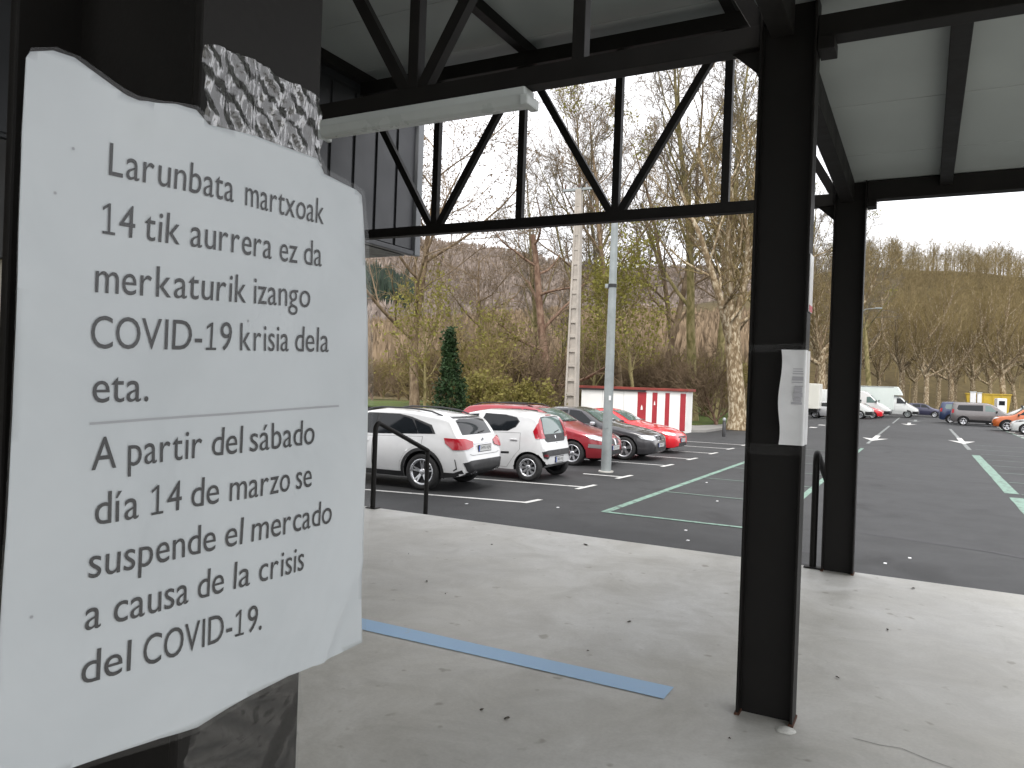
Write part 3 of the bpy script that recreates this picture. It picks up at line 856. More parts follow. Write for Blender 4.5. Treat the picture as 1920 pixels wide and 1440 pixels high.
class Car:
    """lofted body; x runs from the front bumper (0) back to L, z up, y to the car's left is positive"""
    def __init__(s, L, top, belt, w, bot, wheels, wr, tum=0.36, rc=0.07, hood_rc=0.10, hood_end=1.2, crown=0.035, arch=0.055, tw=0.2, n=110):
        s.L, s.wheels, s.wr, s.tw = L, wheels, wr, tw
        s.W = max(p[1] for p in w)
        xs = np.unique(np.concatenate([np.linspace(0, L, n), np.linspace(0, .3, 16), np.linspace(L - .45, L, 22)]))
        zt, zbel, ww, zb = prof(top, xs), prof(belt, xs), prof(w, xs), prof(bot, xs)
        rcs = np.interp(xs, [0, hood_end, hood_end + .35, L], [hood_rc, hood_rc, rc, rc])
        rings = []
        NS, NC, NT = 13, 6, 7
        for x, t, bl, W, z0, r in zip(xs, zt, zbel, ww, zb, rcs):
            r = min(r, (t - z0) * .3); cr = min(crown, (t - z0) * .15)
            def hw(z):
                if z <= bl:
                    u = (z - z0) / max(.05, bl - z0)
                    return W * (1 - .085 * max(0, (.55 - u) / .55) ** 2 - .03 * max(0, (u - .55) / .45) ** 2)
                d = z - bl
                return max(.1, W * .97 - tum * d - .10 * d * d)
            zc = t - cr - r
            ring = [(0.0, z0), (hw(z0) * .82, z0)]
            ring += [(hw(z0 + (zc - z0) * k / (NS - 1)), z0 + .012 + (zc - z0 - .012) * k / (NS - 1)) for k in range(NS)]
            yc = hw(zc); ri = r * 1.3
            for k in range(1, NC + 1):
                a = k / NC * math.pi / 2
                ring.append((yc - ri * (1 - math.cos(a)), zc + r * math.sin(a)))
            yt = ring[-1][0]
            for k in range(1, NT + 1):
                f = 1 - k / NT
                ring.append((yt * f, t - cr * f * f))
            rings.append(ring)
        nr = len(rings[0]); ring_n = 2 * nr - 2
        vs = []
        for x, ring in zip(xs, rings):
            full = [(y, z) for y, z in ring] + [(-y, z) for y, z in ring[-2:0:-1]]
            vs += [(L / 2 - x, y, z) for y, z in full]
        fs = []
        for i in range(len(xs) - 1):
            for k in range(ring_n):
                fs.append((i * ring_n + k, (i + 1) * ring_n + k, (i + 1) * ring_n + (k + 1) % ring_n, i * ring_n + (k + 1) % ring_n))
        m = (len(xs) - 1) * ring_n
        fs += [tuple(range(ring_n)), tuple(range(m + ring_n - 1, m - 1, -1))]
        mb = MB(); mb.add(vs, fs, True)
        s.solid = mb.mesh('body', None)
        s.bvh = BVHTree.FromPolygons([v.co for v in s.solid.vertices], [p.vertices[:] for p in s.solid.polygons])
        s.arch = wr + arch
    def X(s, x): return s.L / 2 - x
    def start(s, name, label, loc, rz, pm, group=None, cut=True):
        s.root = empty(name, loc, rz); tag(s.root, label, 'car', group)
        ob = link_mesh('body', s.solid, s.root)
        s.pm = pm
        if cut:
            mb = MB()
            for wx in s.wheels:
                for sd in (-1, 1):
                    mb.lathe([(0.0, 0.0), (s.arch, 0.0), (s.arch, 0.6), (0.0, 0.6)], 28, 'Y', (s.X(wx), (s.W - s.tw - .06) if sd > 0 else -(s.W - s.tw - .06) - .6, s.wr))
            cme = mb.mesh('cutter', None)
            cb = bmesh.new(); cb.from_mesh(cme); bmesh.ops.remove_doubles(cb, verts=cb.verts[:], dist=1e-4); bmesh.ops.recalc_face_normals(cb, faces=cb.faces[:]); cb.to_mesh(cme); cb.free()
            co = link_mesh('cutter', cme)
            ob.parent = None
            md = ob.modifiers.new('b', 'BOOLEAN'); md.operation = 'DIFFERENCE'; md.object = co; md.solver = 'EXACT'
            dg = bpy.context.evaluated_depsgraph_get()
            nm = bpy.data.meshes.new_from_object(ob.evaluated_get(dg))
            ob.modifiers.clear(); ob.data = nm; ob.parent = s.root
            bpy.data.objects.remove(co)
        me = ob.data
        me.materials.clear(); me.materials.append(pm); me.materials.append(M_BLACK)
        me.polygons.foreach_set('use_smooth', [True] * len(me.polygons))
        mi = []
        for p in me.polygons:
            c = p.center
            inner = any(math.hypot(c.x - s.X(wx), c.z - s.wr) < s.arch + .004 for wx in s.wheels) and abs(c.y) < s.W + .1 and (p.normal.z < -.05 or abs(p.normal.y) > .99 or True) and any(abs(math.hypot(c.x - s.X(wx), c.z - s.wr) - s.arch) < .02 or abs(abs(c.y) - (s.W - s.tw - .06)) < .01 for wx in s.wheels)
            mi.append(1 if inner else 0)
        me.polygons.foreach_set('material_index', mi)
        try: me.set_sharp_from_angle(angle=R(38))
        except Exception: pass
        s.body = ob
        return s.root
    DIRS = {'left': (0, -1, 0), 'right': (0, 1, 0), 'rear': (1, 0, 0), 'front': (-1, 0, 0), 'top': (0, 0, -1)}
    def patch(s, name, pts, view, m, off=.004, parent=None, step=.045, mirror=False, keep=None):
        """polygon of 3D points seen along 'view', laid onto the body surface and standing 'off' proud of it"""
        outs = []
        for sg in ((1, -1) if mirror else (1,)):
            d = Vector(s.DIRS[view]) if isinstance(view, str) else Vector(view).normalized()
            d = Vector((d.x, d.y * sg, d.z))
            up = Vector((0, 0, 1)) if abs(d.z) < .9 else Vector((1, 0, 0))
            rt = d.cross(up).normalized(); up = rt.cross(d).normalized()
            P = [Vector((s.X(p[0]), p[1] * sg, p[2])) for p in pts]
            bm = bmesh.new()
            f = bm.faces.new([bm.verts.new((q.dot(rt), q.dot(up), 0)) for q in P])
            us = [v.co.x for v in bm.verts]; ws = [v.co.y for v in bm.verts]
            for lo, hi, no in ((min(us), max(us), (1, 0, 0)), (min(ws), max(ws), (0, 1, 0))):
                k = math.floor(lo / step) * step + step
                while k < hi:
                    bmesh.ops.bisect_plane(bm, geom=bm.verts[:] + bm.edges[:] + bm.faces[:], plane_co=(k, k, 0), plane_no=no); k += step
            bmesh.ops.triangulate(bm, faces=bm.faces[:])
            bad = []
            for v in bm.verts:
                o = rt * v.co.x + up * v.co.y - d * 8
                hit, nrm, _, _ = s.bvh.ray_cast(o, d)
                if hit is None: bad.append(v); continue
                if nrm.dot(d) > 0: nrm = -nrm
                v.co = hit + (nrm * off if nrm.dot(d) < -.15 else -d * off)
            if bad: bmesh.ops.delete(bm, geom=bad, context='VERTS')
            if not bm.faces: bm.free(); continue
            bmesh.ops.recalc_face_normals(bm, faces=bm.faces[:])
            if bm.faces[0].normal.dot(d) > 0: bmesh.ops.reverse_faces(bm, faces=bm.faces[:])
            me = bpy.data.meshes.new(name); bm.to_mesh(me); bm.free()
            me.materials.append(m); me.polygons.foreach_set('use_smooth', [True] * len(me.polygons))
            outs.append(link_mesh(name, me, parent or s.root))
        return outs
    def side(s, name, pts, m, off=.004, parent=None, mirror=True, **k): return s.patch(name, [(x, 0, z) for x, z in pts], 'left', m, off, parent, mirror=mirror, **k)
    def rear(s, name, pts, m, off=.004, parent=None, mirror=False, **k): return s.patch(name, [(0, y, z) for y, z in pts], 'rear', m, off, parent, mirror=mirror, **k)
    def front(s, name, pts, m, off=.004, parent=None, mirror=False, **k): return s.patch(name, [(0, y, z) for y, z in pts], 'front', m, off, parent, mirror=mirror, **k)
    def door(s, pts, hx, hz):
        c = (sum(p[0] for p in pts) / len(pts), sum(p[1] for p in pts) / len(pts))
        big = [(c[0] + (x - c[0]) * 1.012 , c[1] + (z - c[1]) * 1.02) for x, z in pts]
        g = s.side('door_gap', big, M_BLACK, .0015)
        for q, d in enumerate(s.side('door', pts, s.pm, .0045)):
            sg = 1 if q == 0 else -1
            hit = s.bvh.ray_cast(Vector((s.X(hx), 5 * sg, hz)), Vector((0, -sg, 0)))[0]
            if hit is not None:
                mb = MB(); mb.bbox(hit.x - .085, hit.x + .085, hit.y - .02, hit.y + .02 + .012 * (sg > 0), hit.z - .014, hit.z + .014, .009)
                mb.build('handle', s.pm, d, (0, 0, 0))
    def wheel_set(s, kind='twin5', rim_r=None, m=None, detail=True):
        m = m or M_ALLOY
        r = s.wr; rr = rim_r or r * .66; w = s.tw
        protos = None
        for wx in s.wheels:
            for sg in (1, -1):
                yc = sg * (s.W - w / 2 - .012)
                loc = (s.X(wx), yc, r)
                if protos is None:
                    mb = MB(); mb.lathe([(rr - .01, -w * .35), (rr + .006, -w * .46), (r * .86, -w * .5), (r * .955, -w * .44), (r, -w * .3), (r, w * .3), (r * .955, w * .44), (r * .86, w * .5), (rr + .006, w * .46), (rr - .01, w * .35)], 32, 'Y'); tyre = mb.mesh('tyre', M_RUBBER)
                    mb = MB(); mb.lathe([(0, w * .12), (rr * .97, w * .12), (rr, w * .36), (rr, -w * .4), (0, -w * .4)], 28, 'Y'); disc = mb.mesh('wheel', M_DARKALLOY)
                    mb = MB()
                    mb.lathe([(rr - .004, w * .30), (rr + .012, w * .465), (rr - .012, w * .455), (rr - .03, w * .3)], 32, 'Y')
                    mb.lathe([(0, w * .36), (.045, w * .36), (.065, w * .3), (.07, w * .15)], 16, 'Y')
                    def spoke(a, w0, w1, lean=0.0):
                        pts = []
                        for rad, hwid, dep in ((.05, w0, w * .32), (rr - .012, w1, w * .42)):
                            for q in (-1, 1): pts.append((rad, hwid * q, dep))
                        vs = []
                        for dd in (0, -.035):
                            for rad, o, dep in pts:
                                aa = a + lean * (rad / rr)
                                vs.append((rad * math.cos(aa) - o * math.sin(aa), dep + dd, rad * math.sin(aa) + o * math.cos(aa)))
                        mb.add(vs, [(0, 2, 3, 1), (0, 1, 5, 4), (2, 6, 7, 3), (0, 4, 6, 2), (1, 3, 7, 5)])
                    nsp = {'twin5': 5, 's7': 7, 's5': 5, 's8': 8, 'steel': 9}[kind]
                    for k in range(nsp):
                        a = 2 * math.pi * k / nsp + math.pi / 2
                        if kind == 'twin5': spoke(a, .02, .012, -.17); spoke(a, .02, .012, .17)
                        elif kind == 's5': spoke(a, .03, .05)
                        else: spoke(a, .02, .028)
                    rim = mb.mesh('rim', m)
                    protos = (disc, tyre, rim)
                wo = link_mesh('wheel', protos[0], s.root, loc)
                if sg < 0: wo.rotation_euler = (0, 0, math.pi)
                link_mesh('tyre', protos[1], wo); link_mesh('rim', protos[2], wo)
    def mirror_pair(s, x, z, m, size=.11):
        for sg in (1, -1):
            hit = s.bvh.ray_cast(Vector((s.X(x), 5 * sg, z - .05)), Vector((0, -sg, 0)))[0]
            if hit is None: continue
            mb = MB(); y0 = hit.y + sg * .05; y1 = hit.y + sg * .23
            mb.bbox(s.X(x) - .05, s.X(x) + .055, min(y0, y1), max(y0, y1), z - size / 2, z + size / 2, .035)
            mm = mb.build('wing_mirror', m, s.root, (0, 0, 0))
            mb = MB(); mb.beam((s.X(x), hit.y - sg * .02, z - .06), (s.X(x), hit.y + sg * .09, z - .03), .05, .03, (1, 0, 0)); mb.build('mirror_arm', M_BLACK, mm, (0, 0, 0))
    def plate(s, x, z, txt, end, wd=.52, tilt=0.0, frame=True):
        sg = 1 if end == 'front' else -1
        d = Vector((-sg, 0, 0))
        hit = s.bvh.ray_cast(Vector((sg * 6, 0, z)), d)[0]
        xx = hit.x + sg * .012
        mb = MB()
        mb.bbox(xx - .007, xx + .007, -wd / 2 - .012, wd / 2 + .012, z - .067, z + .067, .004)
        fr = mb.build('plate_frame', M_BLACK, s.root, (0, 0, 0))
        mb = MB(); x1_ = xx + sg * .0085; mb.add([(x1_, -wd / 2, z - .055), (x1_, wd / 2, z - .055), (x1_, wd / 2, z + .055), (x1_, -wd / 2, z + .055)], [(0, 1, 2, 3)])
        pl_ = mb.build('number_plate', M_PLATE, fr, (0, 0, 0))
        mb = MB(); x2 = xx + sg * .010; ya, yb = (-sg * wd / 2, -sg * (wd / 2 - .045)); mb.add([(x2, ya, z - .055), (x2, yb, z - .055), (x2, yb, z + .055), (x2, ya, z + .055)], [(0, 1, 2, 3)])
        mb.build('country_band', mat('plate_blue', (0.03, 0.08, 0.35), 0.4), fr, (0, 0, 0))
        me = text_mesh(txt, 1.0)
        xs = [v.co.x for v in me.vertices]; ys = [v.co.y for v in me.vertices]
        for v in me.vertices:
            u = (v.co.x - min(xs)) / (max(xs) - min(xs)); q = (v.co.y - min(ys)) / (max(ys) - min(ys))
            v.co = (x2, sg * ((u - .5) * (wd - .10) + .022), z - .036 + q * .072)
        me.materials.append(M_INK); link_mesh('plate_text', me, fr)
    def wiper(s, y0, z0, y1, z1, end):
        sg = 1 if end == 'front' else -1
        a = s.bvh.ray_cast(Vector((sg * 6, y0, z0)), Vector((-sg, 0, 0)))[0]; c = s.bvh.ray_cast(Vector((sg * 6, y1, z1)), Vector((-sg, 0, 0)))[0]
        if a is None or c is None: return
        o = Vector((sg * .015, 0, .012)); mb = MB(); mb.tube([a + o, (a + c) / 2 + o * 1.3, c + o], .009, 6); mb.build('wiper', M_BLACK, s.root, (0, 0, 0))
    def arch_trim(s, m, wd=.06, wheels=None, off=.016):
        for wx in wheels or s.wheels:
            pts = []
            r0, r1 = s.arch - .004, s.arch + wd
            a0, a1 = R(-12), R(192)
            for k in range(17): a = a0 + (a1 - a0) * k / 16; pts.append((wx + r1 * math.cos(a), s.wr + r1 * math.sin(a)))
            for k in range(17): a = a1 - (a1 - a0) * k / 16; pts.append((wx + r0 * math.cos(a), s.wr + r0 * math.sin(a)))
            for k in range(16):      # quads so the ring stays a ring
                pass
            s.ring_patch('arch_trim', wx, r0, r1, a0, a1, m, off)
    def ring_patch(s, name, wx, r0, r1, a0, a1, m, off):
        for sg in (1, -1):
            vs, fs = [], []; n = 28
            ok = True
            for k in range(n + 1):
                a = a0 + (a1 - a0) * k / n
                for rr_ in (r0, r0 + (r1 - r0) / 3, r0 + (r1 - r0) * 2 / 3, r1):
                    o = Vector((s.X(wx) - rr_ * math.cos(a), 5 * sg, max(.2, s.wr + rr_ * math.sin(a))))
                    hit = s.bvh.ray_cast(o, Vector((0, -sg, 0)))[0]
                    if hit is None: hit = vs[-1] if vs else Vector((o.x, sg * s.W, o.z))
                    vs.append(Vector((o.x, hit[1] + (sg * off if hit is not (vs[-1] if vs else None) else 0), o.z)))
            for k in range(n):
                for q in (0, 1, 2): fs.append((k * 4 + q, k * 4 + q + 1, (k + 1) * 4 + q + 1, (k + 1) * 4 + q))
            mb = MB(); mb.add(vs, fs, True); mb.build(name, m, s.root, (0, 0, 0))
    def roof_rails(s, x0, x1, yfrac, m=None):
        for sg in (1, -1):
            pts = []
            for k in range(9):
                x = x0 + (x1 - x0) * k / 8
                hit = s.bvh.ray_cast(Vector((s.X(x), sg * yfrac, 5)), Vector((0, 0, -1)))[0]
                lift = .045 if 0 < k < 8 else .0
                pts.append(hit + Vector((0, 0, lift)))
            mb = MB(); mb.tube(pts, .016, 8); mb.build('roof_rail', m or M_BLACK, s.root, (0, 0, 0))

# heading: local +x is forward
def place(c, name, label, X, Y, axle, forward_deg, pm, group=None):
    """X, Y = middle of the given axle (index) on the ground; forward_deg = compass of the bonnet, 0 = +X"""
    a = R(forward_deg); off = c.X(c.wheels[axle])
    return c.start(name, label, (X - off * math.cos(a), Y - off * math.sin(a), 0.0), a, pm, group)

# ---- white SUV, tail towards the lane
c = Car(4.42, [(0, .60), (.05, .70), (.3, .86), (1.1, 1.02), (1.32, 1.07), (2.05, 1.425), (2.45, 1.485), (3.0, 1.485), (3.6, 1.43), (3.98, 1.365), (4.02, 1.335), (4.22, 1.06), (4.29, .99), (4.36, .82), (4.40, .62), (4.42, .56)],
        [(0, .74), (1.2, .93), (2.5, .97), (3.6, 1.04), (4.42, 1.02)],
        [(0, .50), (.06, .66), (.25, .80), (.8, .885), (2.2, .90), (3.5, .895), (4.0, .865), (4.25, .81), (4.37, .73), (4.42, .62)],
        [(0, .34), (.15, .25), (.8, .22), (3.7, .22), (4.25, .30), (4.42, .40)], (.82, 3.52), .345, tum=.40, tw=.225)
W_PAINT = paint('white_car_paint', (0.60, 0.61, 0.615), 0.0, 0.3)
place(c, 'parked_suv', 'white SUV with dark side glass, parked tail out behind the sloping handrail', -8.20, 12.72, 1, 183.5, W_PAINT, 'cars parked in the white bays')
c.door([(1.35, .30), (2.42, .30), (2.42, .955), (1.35, .93), (1.28, .6)], 2.25, .86)
c.door([(2.46, .30), (3.02, .30), (3.04, .5), (3.14, .68), (3.32, .80), (3.5, .86), (3.52, 1.0), (2.46, .96)], 3.32, .90)
c.side('side_window', [(1.62, 1.0), (2.42, 1.0), (2.42, 1.37), (2.15, 1.35)], M_GLASS, .006)
c.side('side_window', [(2.47, 1.0), (3.40, 1.045), (3.42, 1.08), (3.2, 1.31), (2.9, 1.365), (2.47, 1.375)], M_GLASS, .006)
c.side('quarter_window', [(3.43, 1.05), (3.72, 1.075), (3.62, 1.19), (3.26, 1.30)], M_GLASS, .006)
c.side('window_surround', [(1.5, .985), (3.78, 1.06), (3.66, 1.22), (3.2, 1.345), (2.9, 1.392), (2.2, 1.385)], M_BLACK, .003)
c.rear('rear_window', [(-.60, 1.055), (.60, 1.055), (.56, 1.31), (.40, 1.335), (-.40, 1.335), (-.56, 1.31)], M_GLASS, .006)
c.front('windscreen', [(-.62, 1.1), (.62, 1.1), (.52, 1.40), (-.52, 1.40)], M_TEAL, .005)
c.patch('tail_light', [(4.02, .9, 1.0), (4.05, .9, .9), (4.16, .85, .79), (4.3, .6, .80), (4.32, .42, .84), (4.3, .40, .93), (4.22, .6, .985)], (.75, -.66, 0), M_RED_LIGHT, .018, mirror=True, step=.03)
c.rear('boot_seam', [(-.60, .715), (-.5, .69), (.5, .69), (.60, .715), (.60, .707), (.5, .682), (-.5, .682), (-.60, .707)], M_BLACK, .003)
c.rear('plate_recess', [(-.33, .745), (.33, .745), (.36, .885), (-.36, .885)], W_PAINT, .002)
c.rear('chrome_strip', [(-.40, .892), (.40, .892), (.38, .908), (-.38, .908)], M_CHROME, .012)
mb = MB(); hit = c.bvh.ray_cast(Vector((-6, 0, .955)), Vector((1, 0, 0)))[0]; mb.lathe([(.022, 0), (.046, 0), (.046, -.012), (.022, -.012)], 20, 'X', (hit.x, 0, .955), closed=True); mb.build('emblem_ring', M_CHROME, c.root, (0, 0, 0))
mb = MB()
for k in range(3):
    a = math.pi / 2 + k * 2 * math.pi / 3; mb.beam((hit.x - .008, 0, .955), (hit.x - .008, .042 * math.cos(a), .955 + .042 * math.sin(a)), .006, .008, (1, 0, 0))
mb.build('emblem_star', M_CHROME, c.root, (0, 0, 0))
c.plate(0, .80, '2495 KJN', 'rear')
c.rear('rear_bumper_insert', [(-.76, .56), (-.68, .41), (-.62, .38), (.62, .38), (.68, .41), (.76, .56), (.60, .595), (-.60, .595)], M_BLACK, .012)
c.rear('rear_apron', [(-.70, .38), (-.62, .305), (.62, .305), (.70, .38)], M_BLACK, .006)
c.rear('exhaust_tip', [(.34, .345), (.52, .36), (.50, .41), (.36, .395)], M_CHROME, .02, mirror=True)
c.patch('bumper_vent', [(4.2, .86, .62), (4.22, .86, .62), (4.26, .84, .44), (4.2, .86, .40), (4.19, .86, .42), (4.235, .84, .46)], (.6, -.8, 0), M_BLACK, .006, mirror=True, step=.03)
c.side('sill_cladding', [(1.18, .235), (3.12, .235), (3.12, .33), (1.18, .33)], M_BLACK, .008)
c.arch_trim(M_BLACK, .055)
c.side('rear_corner_cladding', [(3.88, .25), (4.34, .32), (4.30, .43), (4.15, .37), (3.92, .37)], M_BLACK, .007)
c.roof_rails(1.95, 3.75, .56)
c.wiper(-.02, 1.075, -.30, 1.10, 'rear'); c.mirror_pair(1.62, 1.03, W_PAINT)
c.rear('roof_spoiler', [(-.55, 1.345), (.55, 1.345), (.50, 1.375), (-.50, 1.375)], M_BLACK, .004)
c.front('headlight', [(.45, .70), (.66, .72), (.72, .82), (.5, .80)], M_HEAD, .008, mirror=True); c.front('grille', [(-.4, .55), (.4, .55), (.44, .74), (-.44, .74)], M_BLACK, .008)
c.wheel_set('twin5', .235)

# ---- small white hatchback with tall red tail lights
c = Car(3.43, [(0, .55), (.05, .66), (.25, .84), (.75, 1.0), (.95, 1.08), (1.55, 1.41), (1.9, 1.465), (2.4, 1.465), (2.9, 1.42), (3.12, 1.38), (3.16, 1.345), (3.30, .98), (3.34, .84), (3.40, .72), (3.43, .54)],
        [(0, .74), (1.0, .92), (2.2, .98), (2.9, 1.06), (3.43, 1.05)],
        [(0, .5), (.06, .62), (.25, .74), (.7, .80), (1.7, .815), (2.8, .80), (3.15, .765), (3.33, .71), (3.43, .60)],
        [(0, .33), (.12, .24), (.7, .21), (2.7, .21), (3.25, .26), (3.43, .36)], (.72, 3.06), .285, tum=.30, tw=.18, hood_end=.8)
place(c, 'parked_hatchback', 'small white hatchback with tall red tail lights and a black rear bumper strip', -7.30, 15.27, 1, 181.5, W_PAINT, 'cars parked in the white bays')
c.door([(.95, .27), (1.82, .27), (1.82, .97), (.95, .93)], 1.68, .83)
c.door([(1.86, .27), (2.55, .27), (2.72, .5), (2.86, .66), (2.86, 1.0), (1.86, .975)], 2.72, .86)
c.side('side_window', [(1.28, 1.0), (1.79, 1.01), (1.79, 1.36), (1.55, 1.34), (1.2, 1.1)], M_GLASS, .006)
c.side('side_window', [(1.86, 1.0), (2.55, 1.04), (2.72, 1.13), (2.78, 1.24), (2.70, 1.31), (2.45, 1.355), (1.98, 1.365), (1.92, 1.3)], M_GLASS, .006)
c.side('window_surround', [(1.82, .99), (2.56, 1.03), (2.74, 1.12), (2.81, 1.24), (2.72, 1.325), (2.45, 1.37), (1.95, 1.38)], M_BLACK, .003)
c.rear('rear_window', [(-.52, .985), (.52, .985), (.50, 1.15), (.44, 1.31), (.3, 1.33), (-.3, 1.33), (-.44, 1.31), (-.50, 1.15)], M_TEAL, .008)
c.rear('tailgate', [(-.53, .86), (-.45, .815), (.45, .815), (.53, .86), (.555, 1.0), (.53, 1.16), (.46, 1.335), (.3, 1.35), (-.3, 1.35), (-.46, 1.335), (-.53, 1.16), (-.555, 1.0)], M_BLACK, .004)
c.patch('tail_light', [(3.13, .70, .90), (3.33, .53, .90), (3.30, .57, 1.02), (3.22, .52, 1.24), (3.155, .50, 1.32), (3.11, .62, 1.20), (3.08, .70, 1.05)], (.80, -.60, 0), M_RED_LIGHT, .012, mirror=True, step=.03)
c.patch('reversing_lamp', [(3.2, .60, 1.00), (3.25, .58, 1.00), (3.25, .58, 1.07), (3.2, .60, 1.07)], (.80, -.60, 0), mat('pink_lens', (0.6, 0.12, 0.14), 0.15, coat=1.0), .016, mirror=True, step=.03)
c.rear('rear_bumper_strip', [(-.70, .63), (-.66, .50), (-.58, .475), (-.50, .53), (.50, .53), (.58, .475), (.66, .50), (.70, .63), (.55, .655), (-.55, .655)], M_BLACK, .012)
c.rear('reflector', [(.56, .52), (.66, .53), (.66, .575), (.56, .57)], mat('dark_red_lens', (0.12, 0.01, 0.015), 0.2), .016, mirror=True)
c.plate(0, .445, '2480 FNB', 'rear', .42)
c.rear('badge', [(-.02, .885), (.02, .885), (.025, .95), (-.025, .95)], M_CHROME, .012)
c.rear('brake_lamp', [(-.14, 1.365), (.14, 1.365), (.14, 1.38), (-.14, 1.38)], M_RED_LIGHT, .006)
c.rear('handle_dot', [(-.02, .775), (.02, .775), (.02, .80), (-.02, .80)], M_BLACK, .006)
c.side('rubbing_strip', [(2.35, .55), (2.62, .56), (2.62, .60), (2.35, .59)], M_BLACK, .01)
c.wiper(0, 1.0, -.26, 1.045, 'rear'); c.mirror_pair(1.2, 1.0, M_BLACK)
c.front('windscreen', [(-.56, 1.1), (.56, 1.1), (.50, 1.40), (-.50, 1.40)], M_TEAL, .005); c.front('headlight', [(.4, .66), (.58, .68), (.62, .84), (.48, .8)], M_HEAD, .008, mirror=True)
c.wheel_set('s8', .185)

# ---- crimson estate facing the lane
c = Car(4.48, [(0, .52), (.04, .66), (.25, .80), (.8, .95), (1.15, 1.03), (1.28, 1.08), (1.95, 1.41), (2.35, 1.475), (3.2, 1.48), (4.0, 1.42), (4.12, 1.36), (4.36, .98), (4.43, .8), (4.48, .58)],
        [(0, .72), (1.2, .93), (2.5, .96), (3.6, 1.0), (4.48, 1.0)],
        [(0, .48), (.06, .64), (.25, .78), (.8, .88), (2.2, .89), (3.6, .885), (4.2, .84), (4.42, .76), (4.48, .66)],
        [(0, .30), (.15, .22), (.8, .20), (3.8, .20), (4.35, .28), (4.48, .36)], (.86, 3.55), .315, tum=.38, tw=.2)
CRIM = paint('crimson_car_paint', (0.30, 0.022, 0.032), 0.25, 0.3)
place(c, 'parked_estate_car', 'crimson estate car with black roof rails, bonnet towards the lane behind the lamp post', -7.88, 18.98, 0, 1.0, CRIM, 'cars parked in the white bays')
def generic_sides(c, w0, w1, w2, w3, belt=1.0, roof=1.38, glass=M_GLASS):
    c.side('side_window', [(w0, belt), (w1, belt + .005), (w1, roof - .01), (w0 + .45, roof - .03)], glass, .006)
    c.side('side_window', [(w1 + .06, belt + .005), (w2, belt + .02), (w2 + .02, belt + .05), (w2 - .05, roof - .04), (w1 + .06, roof - .01)], glass, .006)
    if w3: c.side('quarter_window', [(w2 + .07, belt + .02), (w3, belt + .05), (w3 - .12, belt + .22), (w2 + .02, roof - .05)], glass, .006)
generic_sides(c, 1.5, 2.35, 3.2, 3.95, 1.0, 1.385)
c.door([(1.3, .28), (2.36, .28), (2.36, .95), (1.3, .92)], 2.2, .85); c.door([(2.4, .28), (3.1, .28), (3.25, .6), (3.3, .98), (2.4, .955)], 3.12, .87)
c.front('windscreen', [(-.66, 1.085), (.66, 1.085), (.62, 1.2), (.54, 1.405), (-.54, 1.405), (-.62, 1.2)], M_TEAL, .006)
c.patch('headlight', [(.10, .38, .66), (.16, .6, .62), (.42, .80, .70), (.5, .84, .80), (.34, .66, .80), (.16, .42, .735)], (-.80, -.55, -.15), M_HEAD, .008, mirror=True, step=.03)
c.front('grille', [(-.30, .58), (-.05, .54), (-.05, .70), (-.30, .70)], M_BLACK, .008); c.front('grille', [(.05, .54), (.30, .58), (.30, .70), (.05, .70)], M_BLACK, .008)
c.front('badge', [(-.045, .56), (0, .50), (.045, .56), (.045, .66), (0, .72), (-.045, .66)], M_CHROME, .02)
c.patch('bumper_strip', [(.02, .45, .47), (.10, .62, .47), (.42, .84, .49), (.42, .84, .58), (.10, .62, .565), (.02, .45, .55)], (-.75, -.66, 0), mat('grey_plastic_strip', (0.19, 0.19, 0.19), 0.5), .012, mirror=True, step=.035)
c.front('lower_grille', [(-.55, .30), (.55, .30), (.50, .40), (-.50, .40)], M_BLACK, .006)
c.plate(0, .475, '6213 DCV', 'front')
c.roof_rails(2.15, 3.95, .52); c.mirror_pair(1.52, 1.0, CRIM); c.wiper(.45, 1.09, -.05, 1.115, 'front'); c.wiper(-.1, 1.09, -.55, 1.115, 'front')
c.patch('tail_light', [(4.2, .8, .8), (4.4, .7, .8), (4.3, .6, 1.2), (4.15, .7, 1.2)], (.8, -.6, 0), M_RED_LIGHT, .01, mirror=True)
c.wheel_set('s7', .215)

# ---- dark grey saloon facing the lane
c = Car(4.62, [(0, .50), (.04, .64), (.2, .76), (.9, .93), (1.35, 1.0), (1.52, 1.04), (2.15, 1.345), (2.55, 1.42), (3.1, 1.405), (3.5, 1.32), (4.0, 1.09), (4.2, 1.06), (4.5, 1.04), (4.57, .9), (4.62, .6)],
        [(0, .68), (1.4, .90), (2.6, .94), (3.8, .98), (4.62, .98)],
        [(0, .50), (.06, .66), (.25, .80), (.8, .895), (2.2, .905), (3.7, .90), (4.3, .85), (4.55, .77), (4.62, .66)],
        [(0, .26), (.15, .19), (.8, .18), (3.9, .18), (4.5, .27), (4.62, .36)], (.80, 3.61), .325, tum=.44, tw=.21, hood_end=1.4)
GREY = paint('dark_grey_car_paint', (0.058, 0.057, 0.062), 0.55, 0.3)
place(c, 'parked_saloon', 'dark grey saloon car with chrome kidney grille, parked beside the bright red coupe', -7.38, 21.5, 0, 0.5, GREY, 'cars parked in the white bays')
c.side('side_window', [(1.72, .97), (2.55, .975), (2.55, 1.33), (2.2, 1.31)], M_GLASS, .006); c.side('side_window', [(2.61, .975), (3.35, 1.0), (3.45, 1.08), (3.1, 1.29), (2.61, 1.33)], M_GLASS, .006)
c.door([(1.45, .27), (2.55, .27), (2.55, .93), (1.45, .90)], 2.4, .82); c.door([(2.59, .27), (3.18, .27), (3.26, .6), (3.40, .76), (3.45, .96), (2.59, .935)], 3.28, .84)
c.front('windscreen', [(-.66, 1.045), (.66, 1.045), (.62, 1.13), (.54, 1.335), (-.54, 1.335), (-.62, 1.13)], M_TEAL, .006)
